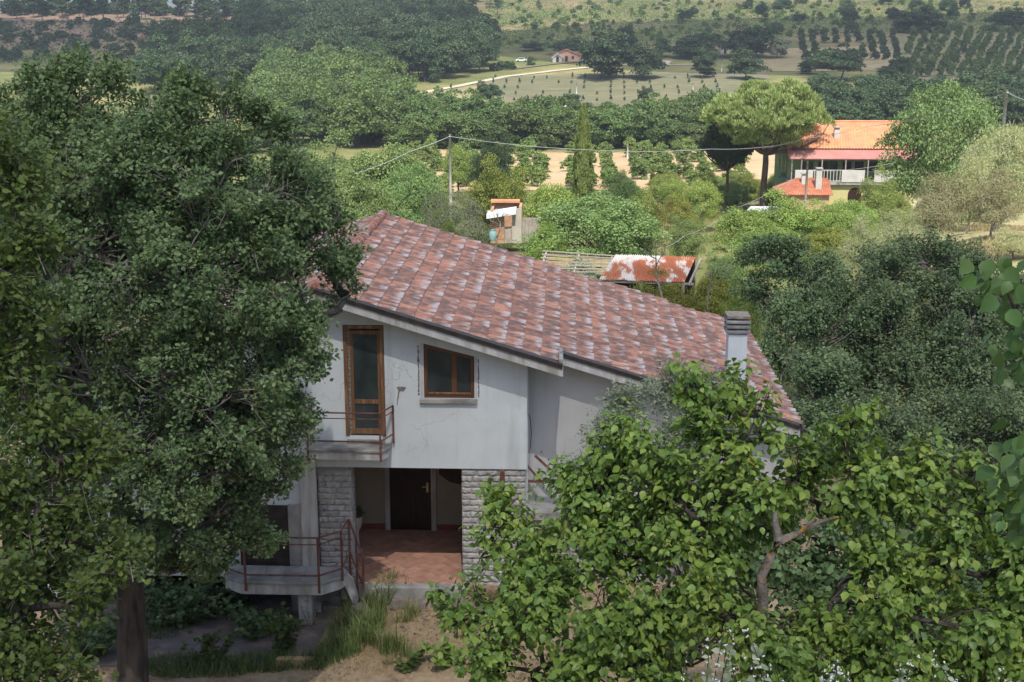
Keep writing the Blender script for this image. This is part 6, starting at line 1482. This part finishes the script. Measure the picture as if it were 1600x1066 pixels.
o = blades('straw_litter', g4, 12000, 0.13, 0.004, 'straw', 34, lean=3.0); tag(o, 'dry straw scattered over the bare yard', 'straw', kind='stuff')
g5 = [(x_, y_, 6, 4) for x_, y_ in (gpx(1450, 345), gpx(1550, 360), gpx(1500, 400), gpx(1580, 330), gpx(1400, 380))]
tag(blades('slope_grass', g5, 26000, 0.75, 0.025, 'dry_grass', 35, lean=0.8), 'pale dry grass covering the slope on the right', 'grass', kind='stuff')
g6 = [(*gpx(1070, 360), 3, 2.5), (*gpx(1050, 385), 3, 2), (*gpx(1110, 345), 3, 2), (*gpx(760, 385), 3, 2)]
tag(blades('bank_grass', g6, 6000, 0.6, 0.025, 'dry_grass', 36), 'straw coloured grass on the earth bank behind the sheds', 'grass', kind='stuff')

def weed(px, py, h, w, label, seed, leaf=0.09, mat='lf_weed', n=9, Y=None, templ='wide', name='weed_plant', group=None):
    rng = np.random.default_rng(seed); b = G(px, py) if Y is None else np.array(ground_pt(P(px, py, Y)[0], Y)); r = empty(name, tuple(b), label, 'plant', group)
    Wd = Wood(); C, A, Nn, S = [], [], [], []
    for k in range(n):
        top = b + np.array([rng.normal() * w * .5, rng.normal() * w * .4, h * rng.uniform(.6, 1.05)]); sp_ = bend(rng, b + rng.normal(size=3) * np.array([.05, .05, 0]), top, 7, .08); Wd.tube(sp_, np.linspace(.008, .003, 7), 4)
        m = 30; t = rng.uniform(.15, 1, m) * 5.99; i0 = t.astype(int); pos = sp_[i0] + (sp_[i0 + 1] - sp_[i0]) * (t - i0)[:, None]
        sd_ = rng.normal(size=(m, 3)); sd_[:, 2] *= .3; sd_ = unit(sd_); C.append(pos + sd_ * .02); A.append(sd_ + np.array([0, 0, .15])); Nn.append(np.array([0, 0, 1.0]) + rng.normal(size=(m, 3)) * .45); S.append(leaf * rng.uniform(.6, 1.3, m))
    link(bpy.data.objects.new('stem', Wd.mesh('stem', M['lf_weed'])), r)
    link(bpy.data.objects.new('foliage', leaf_mesh('foliage', *map(np.concatenate, (C, A, Nn, S)), templ, M[mat])), r)
    return r
weed(445, 1030, 1.0, .45, 'leafy green weed growing before the landing support', 1, .10, n=14)
weed(330, 1040, .7, .6, 'low weed in the shade left of the leafy one', 2, .09, n=12)
weed(250, 960, 1.1, .9, 'dark shrub in the deep shade beside the oak trunk', 3, .11, mat='lf_oak', n=22)
weed(310, 930, 1.2, 1.0, 'dark shrub under the landing in deep shade', 4, .11, mat='lf_oak', n=24)
weed(370, 960, .8, .7, 'dark low plant beside the lower pavement', 5, .09, mat='lf_oak', n=14)
weed(640, 1050, .35, .3, 'small green seedling on the bare yard', 6, .10, n=4)
weed(700, 1040, .5, .5, 'fresh green sprout left of the plum branches', 7, .12, mat='lf_bright', n=6)
weed(490, 990, .8, .25, 'dry flowering stalks beside the landing support', 8, .03, mat='dry_grass', n=6)

# brambles with white blossom along the bottom edge
def bramble(px, top, Y, label, seed):
    rng = np.random.default_rng(seed); t = P(px, top, Y); b = np.array(ground_pt(t[0], Y)); r = empty('bramble', tuple(b), label, 'bramble', 'flowering brambles along the bottom edge')
    Wd = Wood(); C, A, Nn, S = [], [], [], []; FC, FA, FN, FS = [], [], [], []
    for k in range(4):
        tip = t + np.array([rng.normal() * .10, rng.normal() * .12, -abs(rng.normal()) * .10 if k else 0]); sp_ = bend(rng, b + rng.normal(size=3) * np.array([.12, .12, 0]), tip, 9, .06); Wd.tube(sp_, np.linspace(.010, .0035, 9), 4)
        m = 40; tt = rng.uniform(.25, .93, m) * 7.99; i0 = tt.astype(int); pos = sp_[i0] + (sp_[i0 + 1] - sp_[i0]) * (tt - i0)[:, None]; sd_ = unit(rng.normal(size=(m, 3)) * np.array([1, 1, .4]))
        C.append(pos); A.append(sd_ + np.array([0, 0, .2])); Nn.append(np.array([0, -.3, 1.0]) + rng.normal(size=(m, 3)) * .4); S.append(rng.uniform(.04, .075, m))
        m = 12; tt = rng.uniform(.78, 1, m) * 7.99; i0 = tt.astype(int); pos = sp_[i0] + (sp_[i0 + 1] - sp_[i0]) * (tt - i0)[:, None] + rng.normal(size=(m, 3)) * .022
        for q in range(4):
            FC.append(pos); a_ = rng.normal(size=(m, 3)); FA.append(a_); FN.append(rng.normal(size=(m, 3)) + np.array([0, -.6, .8])); FS.append(rng.uniform(.008, .017, m))
    link(bpy.data.objects.new('stem', Wd.mesh('stem', M['lf_weed'])), r)
    link(bpy.data.objects.new('foliage', leaf_mesh('foliage', *map(np.concatenate, (C, A, Nn, S)), 'ovate', M['lf_olive'])), r)
    link(bpy.data.objects.new('blossom', leaf_mesh('blossom', *map(np.concatenate, (FC, FA, FN, FS)), 'wide', M['white_petal'])), r)
for k, (px, top, lab) in enumerate(((1098, 985, 'leftmost bramble spike with white blossom at the bottom edge'), (1160, 980, 'tallest bramble spike with white blossom near the bent limb'), (1215, 1045, 'short bramble spike just right of the plum trunk'),
        (1300, 1025, 'bramble spike with leafy tip in the bottom dark gap'), (1335, 1040, 'full white bramble cluster at the bottom edge'), (1425, 1035, 'grey-white bramble cluster below the right plum boughs'), (1478, 1025, 'bramble spike second from the right corner'), (1560, 1045, 'bramble spike nearest the bottom right corner'))):
    bramble(px, top, 8.6, lab, 50 + k)

# mulberry branch at the right edge
mul = empty('mulberry_tree', ground_pt(3.4, 5.6), 'mulberry boughs with big bluish leaves reaching in from the right edge', 'tree')
rng = np.random.default_rng(77); Wd = Wood(); ft = np.array(ground_pt(3.4, 5.6)); tps = bend(rng, ft - np.array([0, 0, .3]), np.array([3.3, 5.6, 9.6]), 6, .03); Wd.tube(tps, np.linspace(.14, .09, 6), 9)
T_, Fc_ = TEMPL['ovate']; mlm = fast_mesh('leaf', T_, [Fc_]); mlm.materials.append(M['lf_mulberry'])
for (ex, ey, n, spread) in ((1568, 440, 26, (50, 40)), (1592, 505, 34, (45, 60)), (1602, 560, 14, (30, 35)), (1598, 700, 24, (40, 45)), (1578, 745, 18, (45, 35)), (1602, 790, 22, (40, 45)), (1630, 600, 30, (60, 120)), (1640, 760, 26, (50, 80))):
    e = P(ex, ey, 5.7); Wd.tube(bend(rng, tps[4], e, 7, .06), np.linspace(.035, .006, 7), 5)
    for k in range(n):
        c = P(ex + rng.normal() * spread[0] * .55, ey + rng.normal() * spread[1] * .55, 5.7 + rng.normal() * .15); a_ = unit(np.array([[rng.normal() * .6 - .25, rng.normal() * .4 - .2, -.75]]))[0]; n_ = np.array([rng.normal() * .5, -.55 + rng.normal() * .35, .7 + rng.normal() * .3])
        n_ = unit((n_ - (n_ @ a_) * a_)[None])[0]; b_ = np.cross(a_, n_); s_ = rng.uniform(.05, .10)
        lo = link(bpy.data.objects.new('leaf', mlm), mul); lo.matrix_basis = Matrix([(b_[r] * s_ * 1.05, a_[r] * s_, n_[r] * s_, c[r]) for r in range(3)] + [(0, 0, 0, 1)])
link(bpy.data.objects.new('trunk', Wd.mesh('trunk', M['bark'])), mul)

# stones and dead leaves on the bare yard
rngs = np.random.default_rng(91); nst = 420; xs_ = rngs.uniform(-4.4, 2.5, nst); ys_ = rngs.uniform(22.3, 25.2, nst); Vs, Fs = [], []
for i in range(nst):
    r_ = rngs.uniform(.008, .03) * (2.0 if rngs.random() < .06 else 1); dd = unit(rngs.normal(size=(6, 3))) * r_ * rngs.uniform(.7, 1.2, (6, 1)) * 0 + np.array([(1, 0, 0), (-1, 0, 0), (0, 1, 0), (0, -1, 0), (0, 0, .7), (0, 0, -.7)]) * r_ * rngs.uniform(.6, 1.3, (6, 1))
    Vs.append(dd + np.array([xs_[i], ys_[i], float(terrain(xs_[i], ys_[i])) + r_ * .2])); Fs.append(np.array([(0, 2, 4), (2, 1, 4), (1, 3, 4), (3, 0, 4), (2, 0, 5), (1, 2, 5), (3, 1, 5), (0, 3, 5)]) + i * 6)
pm = fast_mesh('yard_pebbles', np.concatenate(Vs), [np.concatenate(Fs)]); pm.materials.append(M['paving']); tag(link(bpy.data.objects.new('yard_pebbles', pm)), 'small stones scattered over the bare yard', 'pebbles', kind='stuff')
nl_ = 900; xl = rngs.uniform(-5.5, 2.5, nl_); yl = rngs.uniform(22.0, 25.2, nl_); cl = np.stack([xl, yl, terrain(xl, yl) + .025], 1)
dl = leaf_mesh('leaf_litter', cl, rngs.normal(size=(nl_, 3)) * np.array([1, 1, .25]), np.array([0, 0, 1.0]) + rngs.normal(size=(nl_, 3)) * .35, rngs.uniform(.03, .07, nl_), 'leaf5', M['lf_dry']); tag(link(bpy.data.objects.new('leaf_litter', dl)), 'dead leaves lying on the bare yard', 'leaf litter', kind='stuff')

# plant in the porch pedestal
Wp = np.random.default_rng(5); d_ = sphere(Wp, 160); d_[:, 2] = np.abs(d_[:, 2]); c_ = np.array([-4.55, 27.2, .88])
link(bpy.data.objects.new('foliage', leaf_mesh('foliage', c_ + d_ * Wp.uniform(.03, .17, (160, 1)), d_ + Wp.normal(size=(160, 3)) * .4, Wp.normal(size=(160, 3)) + np.array([0, 0, 1]), np.full(160, .10), 'quad', M['lf_oak'])), pl)

# ================================================================== AIR
hz_m, nt = new_mat('haze_air')
vol = N(nt, 'ShaderNodeVolumePrincipled'); vol.inputs['Color'].default_value = (0.80, 0.88, 1.0, 1); vol.inputs['Density'].default_value = 0.00028; vol.inputs['Anisotropy'].default_value = 0.2
ho = N(nt, 'ShaderNodeOutputMaterial'); L(nt, vol.outputs[0], ho.inputs['Volume'])
hz = MB().box(-2400, 2400, -120, 2700, -60, 62).build('haze', hz_m); tag(hz, kind='stuff')

# deep-shade shrubs under the large oak
for k, (px, py, h, w, lab) in enumerate(((235, 915, 1.3, 1.2, 'dark shrub directly right of the oak trunk'), (285, 985, 0.9, 1.1, 'dark leafy shrub in front of the basement opening'), (120, 930, 1.2, 1.2, 'dark shrub left of the oak trunk'), (400, 1000, .55, .5, 'small weed at the corner of the lower pavement'), (150, 1030, .8, 1.0, 'low dark shrub at the foot of the oak trunk'))):
    weed(px, py, h, w, lab, 60 + k, .10, mat='lf_oak', n=60)
